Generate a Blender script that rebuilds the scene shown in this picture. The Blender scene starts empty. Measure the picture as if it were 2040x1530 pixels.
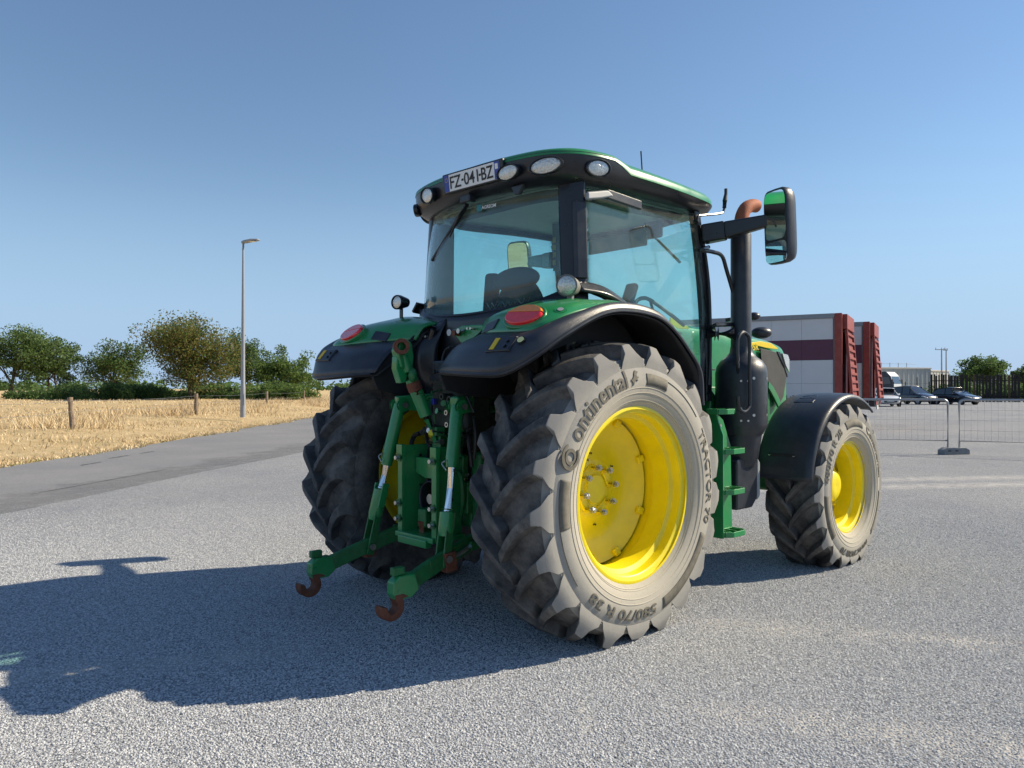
import bpy, bmesh, math, random
import numpy as np
from mathutils import Vector, Matrix
random.seed(7); RNG = np.random.default_rng(11)
SC = bpy.context.scene
COL = SC.collection
R = math.radians

# ------------------------------------------------------------------ camera, sky, sun, exposure
CAM = Vector((-3.530, -3.904, 1.445)); YAW = R(46.931); PIT = R(0.342); FPX = 1514.75
cam_d = bpy.data.cameras.new('camera'); cam = bpy.data.objects.new('camera', cam_d); COL.objects.link(cam)
cam.location = CAM; cam.rotation_euler = (R(90) + PIT, 0, YAW - R(90))
cam_d.sensor_width = 36; cam_d.lens = FPX / 2040 * 36; cam_d.clip_end = 6000; cam_d.clip_start = 0.05
SC.camera = cam
SUN_EL = R(36.3); SUN_AZ = R(-29.0)                 # direction towards the sun, angle from +X
sun_d = bpy.data.lights.new('sun', 'SUN'); sun_d.energy = 5.0; sun_d.angle = R(0.55); sun_d.color = (1, .87, .66)
sun = bpy.data.objects.new('sun', sun_d); COL.objects.link(sun)
sd = Vector((math.cos(SUN_EL) * math.cos(SUN_AZ), math.cos(SUN_EL) * math.sin(SUN_AZ), math.sin(SUN_EL)))
sun.rotation_euler = sd.to_track_quat('Z', 'Y').to_euler(); sun.location = (20, -12, 20)
W = bpy.data.worlds.new('World'); SC.world = W; W.use_nodes = True
wn = W.node_tree; wn.nodes.clear()
sky = wn.nodes.new('ShaderNodeTexSky'); sky.sky_type = 'NISHITA'; sky.sun_disc = False
sky.sun_elevation = SUN_EL; sky.sun_rotation = R(90) - SUN_AZ
sky.altitude = 60; sky.air_density = 1.25; sky.dust_density = 0.10; sky.ozone_density = 7.0
bg = wn.nodes.new('ShaderNodeBackground'); bg.inputs[1].default_value = 0.0925
wo = wn.nodes.new('ShaderNodeOutputWorld')
tn = wn.nodes.new('ShaderNodeMix'); tn.data_type = 'RGBA'; tn.blend_type = 'MULTIPLY'; tn.inputs[0].default_value = 1; tn.inputs[7].default_value = (1.14, 1.02, .93, 1)
wn.links.new(sky.outputs[0], tn.inputs[6]); # pale summer haze low over the whole horizon, thinning out with height
gx = wn.nodes.new('ShaderNodeNewGeometry'); sx = wn.nodes.new('ShaderNodeSeparateXYZ'); wn.links.new(gx.outputs['Incoming'], sx.inputs[0])
hz = wn.nodes.new('ShaderNodeMapRange'); hz.interpolation_type = 'SMOOTHSTEP'; wn.links.new(sx.outputs[2], hz.inputs[0])
for i_, v_ in zip((1, 2, 3, 4), (-.30, -.01, 0, .88)): hz.inputs[i_].default_value = v_
hm = wn.nodes.new('ShaderNodeMix'); hm.data_type = 'RGBA'; wn.links.new(hz.outputs[0], hm.inputs[0]); wn.links.new(tn.outputs[2], hm.inputs[6]); hm.inputs[7].default_value = (2.75, 4.2, 6.3, 1)
wn.links.new(hm.outputs[2], bg.inputs[0]); wn.links.new(bg.outputs[0], wo.inputs[0])
vs = SC.view_settings; vs.view_transform = 'Standard'; vs.look = 'None'; vs.exposure = 0.55; vs.gamma = 1; vs.use_curve_mapping = False
SC.render.engine = 'CYCLES'
SC.cycles.max_bounces = 8; SC.cycles.transparent_max_bounces = 24; SC.cycles.caustics_reflective = False; SC.cycles.caustics_refractive = False

def ray(u, w):
    F = Vector((math.cos(YAW) * math.cos(PIT), math.sin(YAW) * math.cos(PIT), math.sin(PIT)))
    Rr = Vector((math.sin(YAW), -math.cos(YAW), 0)); U = Rr.cross(F)
    return F + Rr * ((u - 1020) / FPX) - U * ((w - 765) / FPX)
def on(u, w, ax, val):                             # the point of a plane that a photo pixel looks at
    d = ray(u, w); i = 'xyz'.index(ax); return CAM + d * ((val - CAM[i]) / d[i])
def ld(px, dep, z=0):                              # ground point at a photo column and a depth
    lat = (px - 1020) / FPX * dep
    return Vector((CAM.x + math.sin(YAW) * lat + math.cos(YAW) * dep, CAM.y - math.cos(YAW) * lat + math.sin(YAW) * dep, z))

# ------------------------------------------------------------------ mesh builder
def cr(P, n, closed=False):
    P = [Vector(p) for p in P]; m = len(P); out = []
    if m == 2: return [P[0].lerp(P[1], i / (n - 1)) for i in range(n)]
    for i in range(n):
        t = i / n * m if closed else i / (n - 1) * (m - 1)
        k = min(int(t), m - 1 if closed else m - 2); f = t - k
        g = (lambda j: P[j % m]) if closed else (lambda j: P[j] if 0 <= j < m else (2 * P[0] - P[1] if j < 0 else 2 * P[-1] - P[-2]))
        a, b, c, d = g(k - 1), g(k), g(k + 1), g(k + 2)
        out.append(.5 * ((2 * b) + (c - a) * f + (2 * a - 5 * b + 4 * c - d) * f * f + (3 * b - a - 3 * c + d) * f ** 3))
    return out
def rotm(ax='Z', a=0): return Matrix.Rotation(R(a), 3, ax)
def frame(d, up=(0, 0, 1)):
    d = Vector(d).normalized(); u = Vector(up)
    if abs(d.dot(u)) > .97: u = Vector((1, 0, 0))
    s = d.cross(u).normalized(); return s, s.cross(d).normalized(), d
class MB:
    def __init__(s): s.v = []; s.f = []; s.m = []
    def add(s, V, F, mi=0):
        o = len(s.v); s.v += [tuple(v) for v in V]; s.f += [tuple(i + o for i in f) for f in F]; s.m += [mi] * len(F); return s
    def box(s, c, z, M=None, mi=0, taper=1):
        h = [x / 2 for x in z]; V = []
        for i in (-1, 1):
            for j in (-1, 1):
                for k in (-1, 1):
                    q = taper if k > 0 else 1
                    p = Vector((i * h[0] * q, j * h[1] * q, k * h[2])); V.append((M @ p if M else p) + Vector(c))
        return s.add(V, [(0, 1, 3, 2), (4, 6, 7, 5), (0, 4, 5, 1), (2, 3, 7, 6), (0, 2, 6, 4), (1, 5, 7, 3)], mi)
    def bar(s, p0, p1, w, h, up=(0, 0, 1), w1=None, h1=None, mi=0):
        p0, p1 = Vector(p0), Vector(p1); a, b, d = frame(p1 - p0, up); w1 = w if w1 is None else w1; h1 = h if h1 is None else h1; V = []
        for p, ww, hh in ((p0, w, h), (p1, w1, h1)):
            V += [p + a * x * ww / 2 + b * y * hh / 2 for x, y in ((-1, -1), (1, -1), (1, 1), (-1, 1))]
        return s.add(V, [(3, 2, 1, 0), (4, 5, 6, 7), (0, 1, 5, 4), (1, 2, 6, 5), (2, 3, 7, 6), (3, 0, 4, 7)], mi)
    def cyl(s, p0, p1, r0, r1=None, n=16, mi=0, cap=True):
        return s.tube([p0, p1], [r0, r0 if r1 is None else r1], n, mi, cap)
    def tube(s, P, r, n=8, mi=0, cap=True):
        P = [Vector(p) for p in P]; m = len(P); r = r if isinstance(r, (list, tuple)) else [r] * m
        V = []; a0 = None
        for i, p in enumerate(P):
            d = (P[min(i + 1, m - 1)] - P[max(i - 1, 0)])
            if d.length < 1e-9: d = Vector((0, 0, 1))
            d.normalize()
            if a0 is None: a, b, _ = frame(d)
            else:
                a = (a0 - d * a0.dot(d)).normalized(); b = d.cross(a)
            a0 = a
            V += [p + (a * math.cos(2 * math.pi * k / n) + b * math.sin(2 * math.pi * k / n)) * r[i] for k in range(n)]
        F = [(i * n + k, i * n + (k + 1) % n, (i + 1) * n + (k + 1) % n, (i + 1) * n + k) for i in range(m - 1) for k in range(n)]
        if cap: F += [tuple(range(n - 1, -1, -1)), tuple((m - 1) * n + k for k in range(n))]
        return s.add(V, F, mi)
    def lathe(s, prof, c=(0, 0, 0), ax=(0, 1, 0), n=48, mi=0, closed=False, mis=None):
        a, b, d = frame(ax); c = Vector(c); m = len(prof)
        V = [c + d * w + (a * math.cos(2 * math.pi * k / n) + b * math.sin(2 * math.pi * k / n)) * r for w, r in prof for k in range(n)]
        for i in range(m if closed else m - 1):
            j = (i + 1) % m
            F = [(i * n + k, i * n + (k + 1) % n, j * n + (k + 1) % n, j * n + k) for k in range(n)]
            o = len(s.v) if i == 0 else o
            if i == 0: s.v += [tuple(v) for v in V]
            s.f += [tuple(q + o for q in f) for f in F]; s.m += [mis[i] if mis else mi] * n
        return s
    def prism(s, pts, off, mi=0):
        P = [Vector(p) for p in pts]; o = Vector(off); n = len(P)
        return s.add(P + [p + o for p in P], [tuple(range(n - 1, -1, -1)), tuple(range(n, 2 * n))] + [(i, (i + 1) % n, n + (i + 1) % n, n + i) for i in range(n)], mi)
    def loft(s, rings, mi=0, closed=True, caps=True):
        n = len(rings[0]); m = len(rings); V = [p for r in rings for p in r]; q = n if closed else n - 1
        F = [(i * n + k, i * n + (k + 1) % n, (i + 1) * n + (k + 1) % n, (i + 1) * n + k) for i in range(m - 1) for k in range(q)]
        if caps and closed: F += [tuple(range(n - 1, -1, -1)), tuple((m - 1) * n + k for k in range(n))]
        return s.add(V, F, mi)
    def curves(s, C, nu, nv, mi=0):                # smooth sheet through matching curves
        C = [cr(c, nu) for c in C]; cols = [cr([c[i] for c in C], nv) for i in range(nu)]
        return s.loft(cols, mi, closed=False)
    def ell(s, c, rad, M=None, nu=16, nv=10, mi=0, half=False):
        rings = []; c = Vector(c)
        for i in range(nv + 1):
            th = (math.pi / 2 if half else math.pi) * i / nv
            rr = max(math.sin(th), 1e-4); z = math.cos(th)
            rings.append([c + ((M @ Vector((rad[0] * rr * math.cos(2 * math.pi * k / nu), rad[1] * rr * math.sin(2 * math.pi * k / nu), rad[2] * z))) if M else
                          Vector((rad[0] * rr * math.cos(2 * math.pi * k / nu), rad[1] * rr * math.sin(2 * math.pi * k / nu), rad[2] * z))) for k in range(nu)])
        return s.loft(rings, mi)
    def mesh(s, name, mats, smooth=35, fix=True):
        me = bpy.data.meshes.new(name); me.from_pydata(s.v, [], s.f)
        for m in (mats if isinstance(mats, (list, tuple)) else [mats]): me.materials.append(m)
        me.polygons.foreach_set('material_index', s.m)
        if fix:
            b = bmesh.new(); b.from_mesh(me); bmesh.ops.remove_doubles(b, verts=b.verts, dist=1e-5); bmesh.ops.recalc_face_normals(b, faces=b.faces); b.to_mesh(me); b.free()
        if smooth:
            me.polygons.foreach_set('use_smooth', [True] * len(me.polygons)); me.set_sharp_from_angle(angle=R(smooth))
        me.update(); return me
    def build(s, name, mats, parent=None, bevel=0, smooth=35, solid=0, fix=True, loc=None, seg=2):
        o = bpy.data.objects.new(name, s.mesh(name, mats, smooth, fix)); COL.objects.link(o)
        if loc is not None: o.location = loc
        if parent: o.parent = parent
        if solid: q = o.modifiers.new('solid', 'SOLIDIFY'); q.thickness = solid; q.offset = 0
        if bevel:
            q = o.modifiers.new('bevel', 'BEVEL'); q.width = bevel; q.segments = seg; q.limit_method = 'ANGLE'; q.angle_limit = R(32); q.harden_normals = True
        return o
def mir(P): return [(p[0], -p[1], p[2]) for p in P]
def empty(name, loc, label=None, cat=None, group=None, rz=0):
    o = bpy.data.objects.new(name, None); COL.objects.link(o); o.location = loc; o.rotation_euler = (0, 0, rz); o.empty_display_size = .2
    return tag(o, label, cat, group)
def tag(o, label=None, cat=None, group=None, kind=None):
    if label: o['label'] = label
    if cat: o['category'] = cat
    if group: o['group'] = group
    if kind: o['kind'] = kind
    return o
def dup(o, parent=None):
    c = o.copy(); COL.objects.link(c); c.parent = parent
    for ch in list(o.children): dup(ch, c)
    return c
def text_mb(txt, size=1.0, bold=0.0, xs=1.0, cuts=False):
    cu = bpy.data.curves.new('t', 'FONT'); cu.body = txt; cu.size = size; cu.offset = bold; cu.fill_mode = 'FRONT'; cu.resolution_u = 4
    ob = bpy.data.objects.new('t', cu); COL.objects.link(ob)
    dg = bpy.context.evaluated_depsgraph_get(); me = bpy.data.meshes.new_from_object(ob.evaluated_get(dg))
    V = [Vector((v.co.x * xs, v.co.y, 0)) for v in me.vertices]; F = [tuple(p.vertices) for p in me.polygons]
    bpy.data.objects.remove(ob); bpy.data.curves.remove(cu); bpy.data.meshes.remove(me)
    if cuts:
        b = bmesh.new(); vs_ = [b.verts.new(v) for v in V]
        for f in F:
            try: b.faces.new([vs_[i] for i in f])
            except ValueError: pass
        for k in range(1, 10): bmesh.ops.bisect_plane(b, geom=b.verts[:] + b.edges[:] + b.faces[:], plane_co=(0, k * .08, 0), plane_no=(0, 1, 0))
        b.verts.index_update(); V = [v.co.copy() for v in b.verts]; F = [tuple(v.index for v in f.verts) for f in b.faces]; b.free()
    x0 = min(v.x for v in V); x1 = max(v.x for v in V)
    return V, F, x0, x1

# ------------------------------------------------------------------ materials
MT = {}
def pm(name, col, rough=.5, metal=0, var=.12, scale=6, bump=0, bscale=80, dust=0, dcol=(.34, .30, .23), coat=0, spec=.5, rvar=.1, dscale=5, emit=0):
    m = bpy.data.materials.new(name); m.use_nodes = True; t = m.node_tree; N = t.nodes; L = t.links; p = N['Principled BSDF']
    g = N.new('ShaderNodeNewGeometry')
    nz = N.new('ShaderNodeTexNoise'); nz.inputs['Scale'].default_value = scale; nz.inputs['Detail'].default_value = 8; nz.inputs['Roughness'].default_value = .65
    L.new(g.outputs['Position'], nz.inputs['Vector'])
    mx = N.new('ShaderNodeMix'); mx.data_type = 'RGBA'
    mr = N.new('ShaderNodeMapRange'); mr.inputs[1].default_value = .3; mr.inputs[2].default_value = .7
    L.new(nz.outputs[0], mr.inputs[0]); L.new(mr.outputs[0], mx.inputs[0])
    mx.inputs[6].default_value = (*[c * (1 - var) for c in col], 1); mx.inputs[7].default_value = (*[min(1, c * (1 + var)) for c in col], 1)
    out = mx.outputs[2]
    if dust:
        n2 = N.new('ShaderNodeTexNoise'); n2.inputs['Scale'].default_value = dscale; n2.inputs['Detail'].default_value = 10; n2.inputs['Roughness'].default_value = .7
        L.new(g.outputs['Position'], n2.inputs['Vector'])
        r2 = N.new('ShaderNodeMapRange'); r2.inputs[1].default_value = .42; r2.inputs[2].default_value = .75; r2.inputs[4].default_value = dust
        L.new(n2.outputs[0], r2.inputs[0])
        m2 = N.new('ShaderNodeMix'); m2.data_type = 'RGBA'; L.new(r2.outputs[0], m2.inputs[0]); L.new(out, m2.inputs[6]); m2.inputs[7].default_value = (*dcol, 1)
        out = m2.outputs[2]
    L.new(out, p.inputs['Base Color'])
    rr = N.new('ShaderNodeMapRange'); rr.inputs[3].default_value = max(0, rough - rvar); rr.inputs[4].default_value = min(1, rough + rvar)
    L.new(nz.outputs[0], rr.inputs[0]); L.new(rr.outputs[0], p.inputs['Roughness'])
    p.inputs['Metallic'].default_value = metal; p.inputs['Coat Weight'].default_value = coat; p.inputs['Specular IOR Level'].default_value = spec
    if bump:
        n3 = N.new('ShaderNodeTexNoise'); n3.inputs['Scale'].default_value = bscale; n3.inputs['Detail'].default_value = 5
        L.new(g.outputs['Position'], n3.inputs['Vector'])
        b = N.new('ShaderNodeBump'); b.inputs['Strength'].default_value = 1; b.inputs['Distance'].default_value = bump
        L.new(n3.outputs[0], b.inputs['Height']); L.new(b.outputs[0], p.inputs['Normal'])
    MT[name] = m; return m
def glass(name, tint, refl=1.0, rough=0.0):
    m = bpy.data.materials.new(name); m.use_nodes = True; t = m.node_tree; N = t.nodes; L = t.links; N.remove(N['Principled BSDF']); o = N['Material Output']
    tr = N.new('ShaderNodeBsdfTransparent'); tr.inputs[0].default_value = (*tint, 1)
    gl = N.new('ShaderNodeBsdfGlossy'); gl.inputs['Roughness'].default_value = rough; gl.inputs[0].default_value = (.95 * refl, .95 * refl, .95 * refl, 1)
    lw = N.new('ShaderNodeLayerWeight'); lw.inputs[0].default_value = .5
    pw = N.new('ShaderNodeMath'); pw.operation = 'POWER'; pw.inputs[1].default_value = 5; L.new(lw.outputs['Facing'], pw.inputs[0])
    fr = N.new('ShaderNodeMath'); fr.operation = 'MULTIPLY_ADD'; fr.inputs[1].default_value = .95; fr.inputs[2].default_value = .045; L.new(pw.outputs[0], fr.inputs[0])
    mx = N.new('ShaderNodeMixShader'); L.new(fr.outputs[0], mx.inputs[0]); L.new(tr.outputs[0], mx.inputs[1]); L.new(gl.outputs[0], mx.inputs[2])
    g = N.new('ShaderNodeNewGeometry'); nz = N.new('ShaderNodeTexNoise'); nz.inputs['Scale'].default_value = 3.5; nz.inputs['Detail'].default_value = 10; nz.inputs['Roughness'].default_value = .75; L.new(g.outputs['Position'], nz.inputs['Vector'])
    mr = N.new('ShaderNodeMapRange'); L.new(nz.outputs[0], mr.inputs[0]); mr.inputs[1].default_value = .3; mr.inputs[2].default_value = .75; mr.inputs[3].default_value = .008; mr.inputs[4].default_value = .085
    df = N.new('ShaderNodeBsdfDiffuse'); df.inputs[0].default_value = (.62, .60, .55, 1); m3 = N.new('ShaderNodeMixShader'); L.new(mr.outputs[0], m3.inputs[0]); L.new(mx.outputs[0], m3.inputs[1]); L.new(df.outputs[0], m3.inputs[2]); L.new(m3.outputs[0], o.inputs[0])
    MT[name] = m; return m
GREEN = pm('green paint', (.013, .235, .068), .30, 0, .12, 7, dust=.24, coat=.35, dcol=(.20, .20, .14))
GREEND = pm('green paint dusty', (.011, .165, .045), .42, 0, .2, 14, dust=.30, dscale=14, dcol=(.12, .12, .085))
HITCH = pm('worn green casting', (.009, .140, .038), .46, 0, .3, 18, bump=.002, dust=.30, dscale=22, dcol=(.10, .085, .06))
YEL = pm('yellow wheel paint', (.84, .685, .005), .38, 0, .06, 9, dust=.22, dcol=(.60, .49, .12), coat=.2, dscale=11)
YELS = pm('yellow stripe', (.82, .60, .01), .4, 0, .05)
BLK = pm('black moulded plastic', (.021, .026, .037), .38, 0, .2, 10, bump=.0006, bscale=500, dust=.20, dcol=(.10, .097, .092))
BLKS = pm('black satin trim', (.014, .016, .021), .30, 0, .2, 8, dust=.06, dcol=(.12, .11, .1))
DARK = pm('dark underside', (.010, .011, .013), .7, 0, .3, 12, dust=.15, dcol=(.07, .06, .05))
RUB = pm('tread rubber', (.062, .062, .064), .75, 0, .35, 9, bump=.002, bscale=90, dust=.9, dscale=6, dcol=(.225, .212, .195), spec=.3)
RUBD = pm('dusty sidewall rubber', (.46, .42, .34), .85, 0, .10, 5, bump=.0008, bscale=160, dust=.35, dscale=9, dcol=(.36, .33, .28), spec=.2)
RUBL = pm('sidewall lettering rubber', (.15, .14, .115), .8, 0, .25, 20, dust=.3, dscale=30, dcol=(.3, .27, .22), spec=.2)
CHR = pm('chrome rod', (.75, .76, .78), .14, 1, .05)
STEEL = pm('zinc bolt', (.55, .54, .50), .38, .9, .2, 40)
ALU = pm('galvanised steel', (.34, .36, .38), .42, .7, .15, 20)
RUST = pm('rusty steel', (.17, .060, .032), .75, .2, .4, 30, bump=.0015, dust=.4, dscale=30, dcol=(.10, .045, .03))
RUSTO = pm('heat rusted pipe', (.36, .105, .045), .75, .1, .25, 30, bump=.001, dust=.3, dscale=25, dcol=(.22, .09, .05))
LENS = pm('clear lamp lens', (.62, .62, .58), .16, .45, .30, 90, bump=.006, bscale=70, coat=1, rvar=.08)
LREFL = pm('lamp reflector', (.85, .85, .82), .25, .8, .05, 30)
REDL = pm('red lens', (.90, .018, .022), .18, 0, .1, 40, bump=.001, bscale=220, coat=1)
ORAL = pm('amber lens', (.98, .27, .012), .18, 0, .1, 40, bump=.001, bscale=220, coat=1)
YST = pm('yellow sticker', (.75, .5, .02), .5, 0, .05)
WHT = pm('white plate', (.80, .80, .78), .4, 0, .03)
BLUE = pm('blue plate band', (.03, .06, .33), .4, 0, .05)
INK = pm('black print', (.012, .012, .014), .5, 0, .05)
MIRR = pm('mirror glass', (.85, .88, .88), .015, 1, 0, rvar=0)
SEAT = pm('seat fabric', (.035, .04, .05), .85, 0, .15, 30, bump=.002, bscale=300)
TRIM = pm('grey interior trim', (.16, .17, .18), .7, 0, .1, 12)
HEADL = pm('pale headliner', (.62, .63, .61), .9, 0, .06, 20)
GREYP = pm('grey plastic', (.28, .30, .32), .5, 0, .1, 20)
GRILL = pm('perforated grille', (.045, .045, .042), .6, .2, .2, 200, bump=.002, bscale=500, dust=.3, dscale=8, dcol=(.15, .14, .12))
HOSE = pm('rubber hose', (.02, .021, .023), .55, 0, .3, 30, dust=.3, dcol=(.1, .095, .08))
CAST = pm('dark cast iron', (.022, .032, .026), .6, .1, .4, 20, bump=.002, dust=.35, dscale=20, dcol=(.07, .065, .05))
TINT = glass('tinted cab glass', (.825, .975, .955))
def sidewall(name, r0, r1):
    m = bpy.data.materials.new(name); m.use_nodes = True; t = m.node_tree; N = t.nodes; L = t.links; p = N['Principled BSDF']
    tc = N.new('ShaderNodeTexCoord'); sp = N.new('ShaderNodeSeparateXYZ'); L.new(tc.outputs['Object'], sp.inputs[0]); cb = N.new('ShaderNodeCombineXYZ'); L.new(sp.outputs[0], cb.inputs[0]); L.new(sp.outputs[2], cb.inputs[1])
    ln = N.new('ShaderNodeVectorMath'); ln.operation = 'LENGTH'; L.new(cb.outputs[0], ln.inputs[0])
    g = N.new('ShaderNodeNewGeometry'); n = N.new('ShaderNodeTexNoise'); n.inputs['Scale'].default_value = 7; n.inputs['Detail'].default_value = 9; n.inputs['Roughness'].default_value = .7; L.new(g.outputs['Position'], n.inputs['Vector'])
    n2 = N.new('ShaderNodeTexNoise'); n2.inputs['Scale'].default_value = 45; n2.inputs['Detail'].default_value = 6; n2.inputs['Roughness'].default_value = .8; L.new(g.outputs['Position'], n2.inputs['Vector'])
    ad = N.new('ShaderNodeMath'); ad.operation = 'MULTIPLY_ADD'; L.new(n.outputs[0], ad.inputs[0]); ad.inputs[1].default_value = .16; L.new(ln.outputs['Value'], ad.inputs[2])
    mr = N.new('ShaderNodeMapRange'); L.new(ad.outputs[0], mr.inputs[0]); mr.inputs[1].default_value = r0 + .08; mr.inputs[2].default_value = r1 + .08
    rp = N.new('ShaderNodeValToRGB'); e = rp.color_ramp.elements; e.new(.5)
    for q, (ps, c) in zip(e, ((0, (.43, .40, .335)), (.5, (.345, .332, .30)), (1, (.25, .245, .235)))): q.position = ps; q.color = (*c, 1)
    L.new(mr.outputs[0], rp.inputs[0])
    m2 = N.new('ShaderNodeMapRange'); L.new(n2.outputs[0], m2.inputs[0]); m2.inputs[1].default_value = .56; m2.inputs[2].default_value = .74; m2.inputs[4].default_value = .65
    mx = N.new('ShaderNodeMix'); mx.data_type = 'RGBA'; L.new(m2.outputs[0], mx.inputs[0]); L.new(rp.outputs[0], mx.inputs[6]); mx.inputs[7].default_value = (.20, .185, .16, 1)
    L.new(mx.outputs[2], p.inputs['Base Color']); p.inputs['Roughness'].default_value = .85; p.inputs['Specular IOR Level'].default_value = .2
    b = N.new('ShaderNodeBump'); b.inputs['Distance'].default_value = .0012; L.new(n2.outputs[0], b.inputs['Height']); L.new(b.outputs[0], p.inputs['Normal']); return m
SIDE_R = sidewall('dusty rear sidewall', .60, .80); SIDE_F = sidewall('dusty front sidewall', .46, .63)
CLEAR = glass('clear glass', (.94, .96, .96))
CARGL = pm('car window glass', (.012, .016, .022), .06, 0, .1, coat=1)
# ------------------------------------------------------------------ ground
def nodes(name):
    m = bpy.data.materials.new(name); m.use_nodes = True; return m, m.node_tree.nodes, m.node_tree.links, m.node_tree.nodes['Principled BSDF']
def ramp(N, stops):
    r = N.new('ShaderNodeValToRGB'); e = r.color_ramp.elements
    while len(e) < len(stops): e.new(.5)
    for q, (p, c) in zip(e, stops): q.position = p; q.color = (*c, 1)
    return r
def noise(N, L, src, scale, det=6, rough=.6):
    n = N.new('ShaderNodeTexNoise'); n.inputs['Scale'].default_value = scale; n.inputs['Detail'].default_value = det; n.inputs['Roughness'].default_value = rough
    L.new(src, n.inputs['Vector']); return n
def mixc(N, L, fac, a, b, mode='MIX'):
    m = N.new('ShaderNodeMix'); m.data_type = 'RGBA'; m.blend_type = mode
    for i, x in ((0, fac), (6, a), (7, b)):
        if hasattr(x, 'links'): L.new(x, m.inputs[i])
        else: m.inputs[i].default_value = x if i == 0 else (*x, 1)
    return m.outputs[2]
def maprange(N, L, src, a, b, c=0, d=1):
    m = N.new('ShaderNodeMapRange'); L.new(src, m.inputs[0])
    for i, v in zip((1, 2, 3, 4), (a, b, c, d)): m.inputs[i].default_value = v
    return m.outputs[0]
VERGE = [Vector((-26.5, -14.6, 0)), Vector((-.88, 12.6, 0)), Vector((3.04, 16.73, 0)), Vector((7.24, 21.73, 0)), Vector((14.98, 30.5, 0)), Vector((34, 51.5, 0)), Vector((260, 301, 0))]
VD = Vector((.665, .747, 0)); VN = Vector((-.747, .665, 0))     # along the road edge, and away from the road
TRACKS = [((.25, -.9), (2.6, -4.3), .15), ((-.75, -1.65), (.9, -4.6), .15), ((-1.2, -.2), (-4.5, 1.5), .12), ((6, 2), (16, -5), .25), ((5, 3.6), (15, -3.2), .25)]
def track_mask(N, L, P):
    tot = None; nz = noise(N, L, P, 5, 7, .75)
    for (a, b, w) in TRACKS:
        a, b = Vector((*a, 0)), Vector((*b, 0)); d = (b - a); ln = d.length; d.normalize(); n = Vector((-d.y, d.x, 0))
        def dot(v, off):
            q = N.new('ShaderNodeVectorMath'); q.operation = 'DOT_PRODUCT'; L.new(P, q.inputs[0]); q.inputs[1].default_value = v
            s_ = N.new('ShaderNodeMath'); s_.operation = 'SUBTRACT'; L.new(q.outputs['Value'], s_.inputs[0]); s_.inputs[1].default_value = off; return s_.outputs[0]
        ab = N.new('ShaderNodeMath'); ab.operation = 'ABSOLUTE'; L.new(dot(n, a.dot(n)), ab.inputs[0])
        m1 = maprange(N, L, ab.outputs[0], w * .25, w * 1.5, 1, 0); al = dot(d, a.dot(d)); m2 = maprange(N, L, al, 0, .6); m3 = maprange(N, L, al, ln - .6, ln, 1, 0)
        x = m1
        for y in (m2, m3): mu = N.new('ShaderNodeMath'); mu.operation = 'MULTIPLY'; L.new(x, mu.inputs[0]); L.new(y, mu.inputs[1]); x = mu.outputs[0]
        if tot is None: tot = x
        else: mx = N.new('ShaderNodeMath'); mx.operation = 'MAXIMUM'; L.new(tot, mx.inputs[0]); L.new(x, mx.inputs[1]); tot = mx.outputs[0]
    mu = N.new('ShaderNodeMath'); mu.operation = 'MULTIPLY'; L.new(tot, mu.inputs[0]); L.new(maprange(N, L, nz.outputs[0], .35, .62), mu.inputs[1])
    mv = N.new('ShaderNodeMath'); mv.operation = 'MULTIPLY'; L.new(mu.outputs[0], mv.inputs[0]); mv.inputs[1].default_value = .85; return mv.outputs[0]
def chip_material(name, tones, cell, relief, patch, tracks=True):
    m, N, L, p = nodes(name); g = N.new('ShaderNodeNewGeometry'); P = g.outputs['Position']
    v = N.new('ShaderNodeTexVoronoi'); v.inputs['Scale'].default_value = cell; L.new(P, v.inputs['Vector'])
    sep = N.new('ShaderNodeSeparateColor'); L.new(v.outputs['Color'], sep.inputs[0])
    st = ramp(N, tones); L.new(sep.outputs[0], st.inputs[0])
    big = noise(N, L, P, .35, 5); mid = noise(N, L, P, 2.3, 6); fin = noise(N, L, P, 160, 4)
    c1 = mixc(N, L, maprange(N, L, big.outputs[0], .35, .65), (.86, .87, .9), (1.08, 1.07, 1.04))
    c = mixc(N, L, 1.0, st.outputs[0], c1, 'MULTIPLY')
    c = mixc(N, L, maprange(N, L, mid.outputs[0], .45, .75, 0, patch), c, (.34, .335, .335))
    c = mixc(N, L, maprange(N, L, fin.outputs[0], .3, .7, .0, .35), c, (.15, .155, .165))
    if tracks:                                       # fines pressed into wheel tracks, paler and warmer than the chippings
        c = mixc(N, L, track_mask(N, L, P), c, (.50, .485, .465))
    else:                                            # ragged edge where the asphalt runs out into the chippings
        sp = N.new('ShaderNodeVectorMath'); sp.operation = 'DOT_PRODUCT'; L.new(P, sp.inputs[0]); sp.inputs[1].default_value = (-.635, .772, 0)
        ed = N.new('ShaderNodeMath'); ed.operation = 'MULTIPLY_ADD'; L.new(noise(N, L, P, 1.3, 8, .75).outputs[0], ed.inputs[0]); ed.inputs[1].default_value = 3.2; L.new(sp.outputs['Value'], ed.inputs[2])
        L.new(maprange(N, L, ed.outputs[0], 7.2, 9.0), p.inputs['Alpha'])
    L.new(c, p.inputs['Base Color']); p.inputs['Roughness'].default_value = .95; p.inputs['Specular IOR Level'].default_value = .05
    hb = N.new('ShaderNodeMath'); hb.operation = 'SUBTRACT'; hb.inputs[0].default_value = 1; L.new(v.outputs['Distance'], hb.inputs[1])
    hm = N.new('ShaderNodeMath'); hm.operation = 'MULTIPLY'; L.new(hb.outputs[0], hm.inputs[0]); L.new(maprange(N, L, sep.outputs[1], 0, 1, .5, 1), hm.inputs[1])
    b = N.new('ShaderNodeBump'); b.inputs['Distance'].default_value = relief; b.inputs['Strength'].default_value = 1
    L.new(hm.outputs[0], b.inputs['Height']); L.new(b.outputs[0], p.inputs['Normal']); return m
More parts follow.
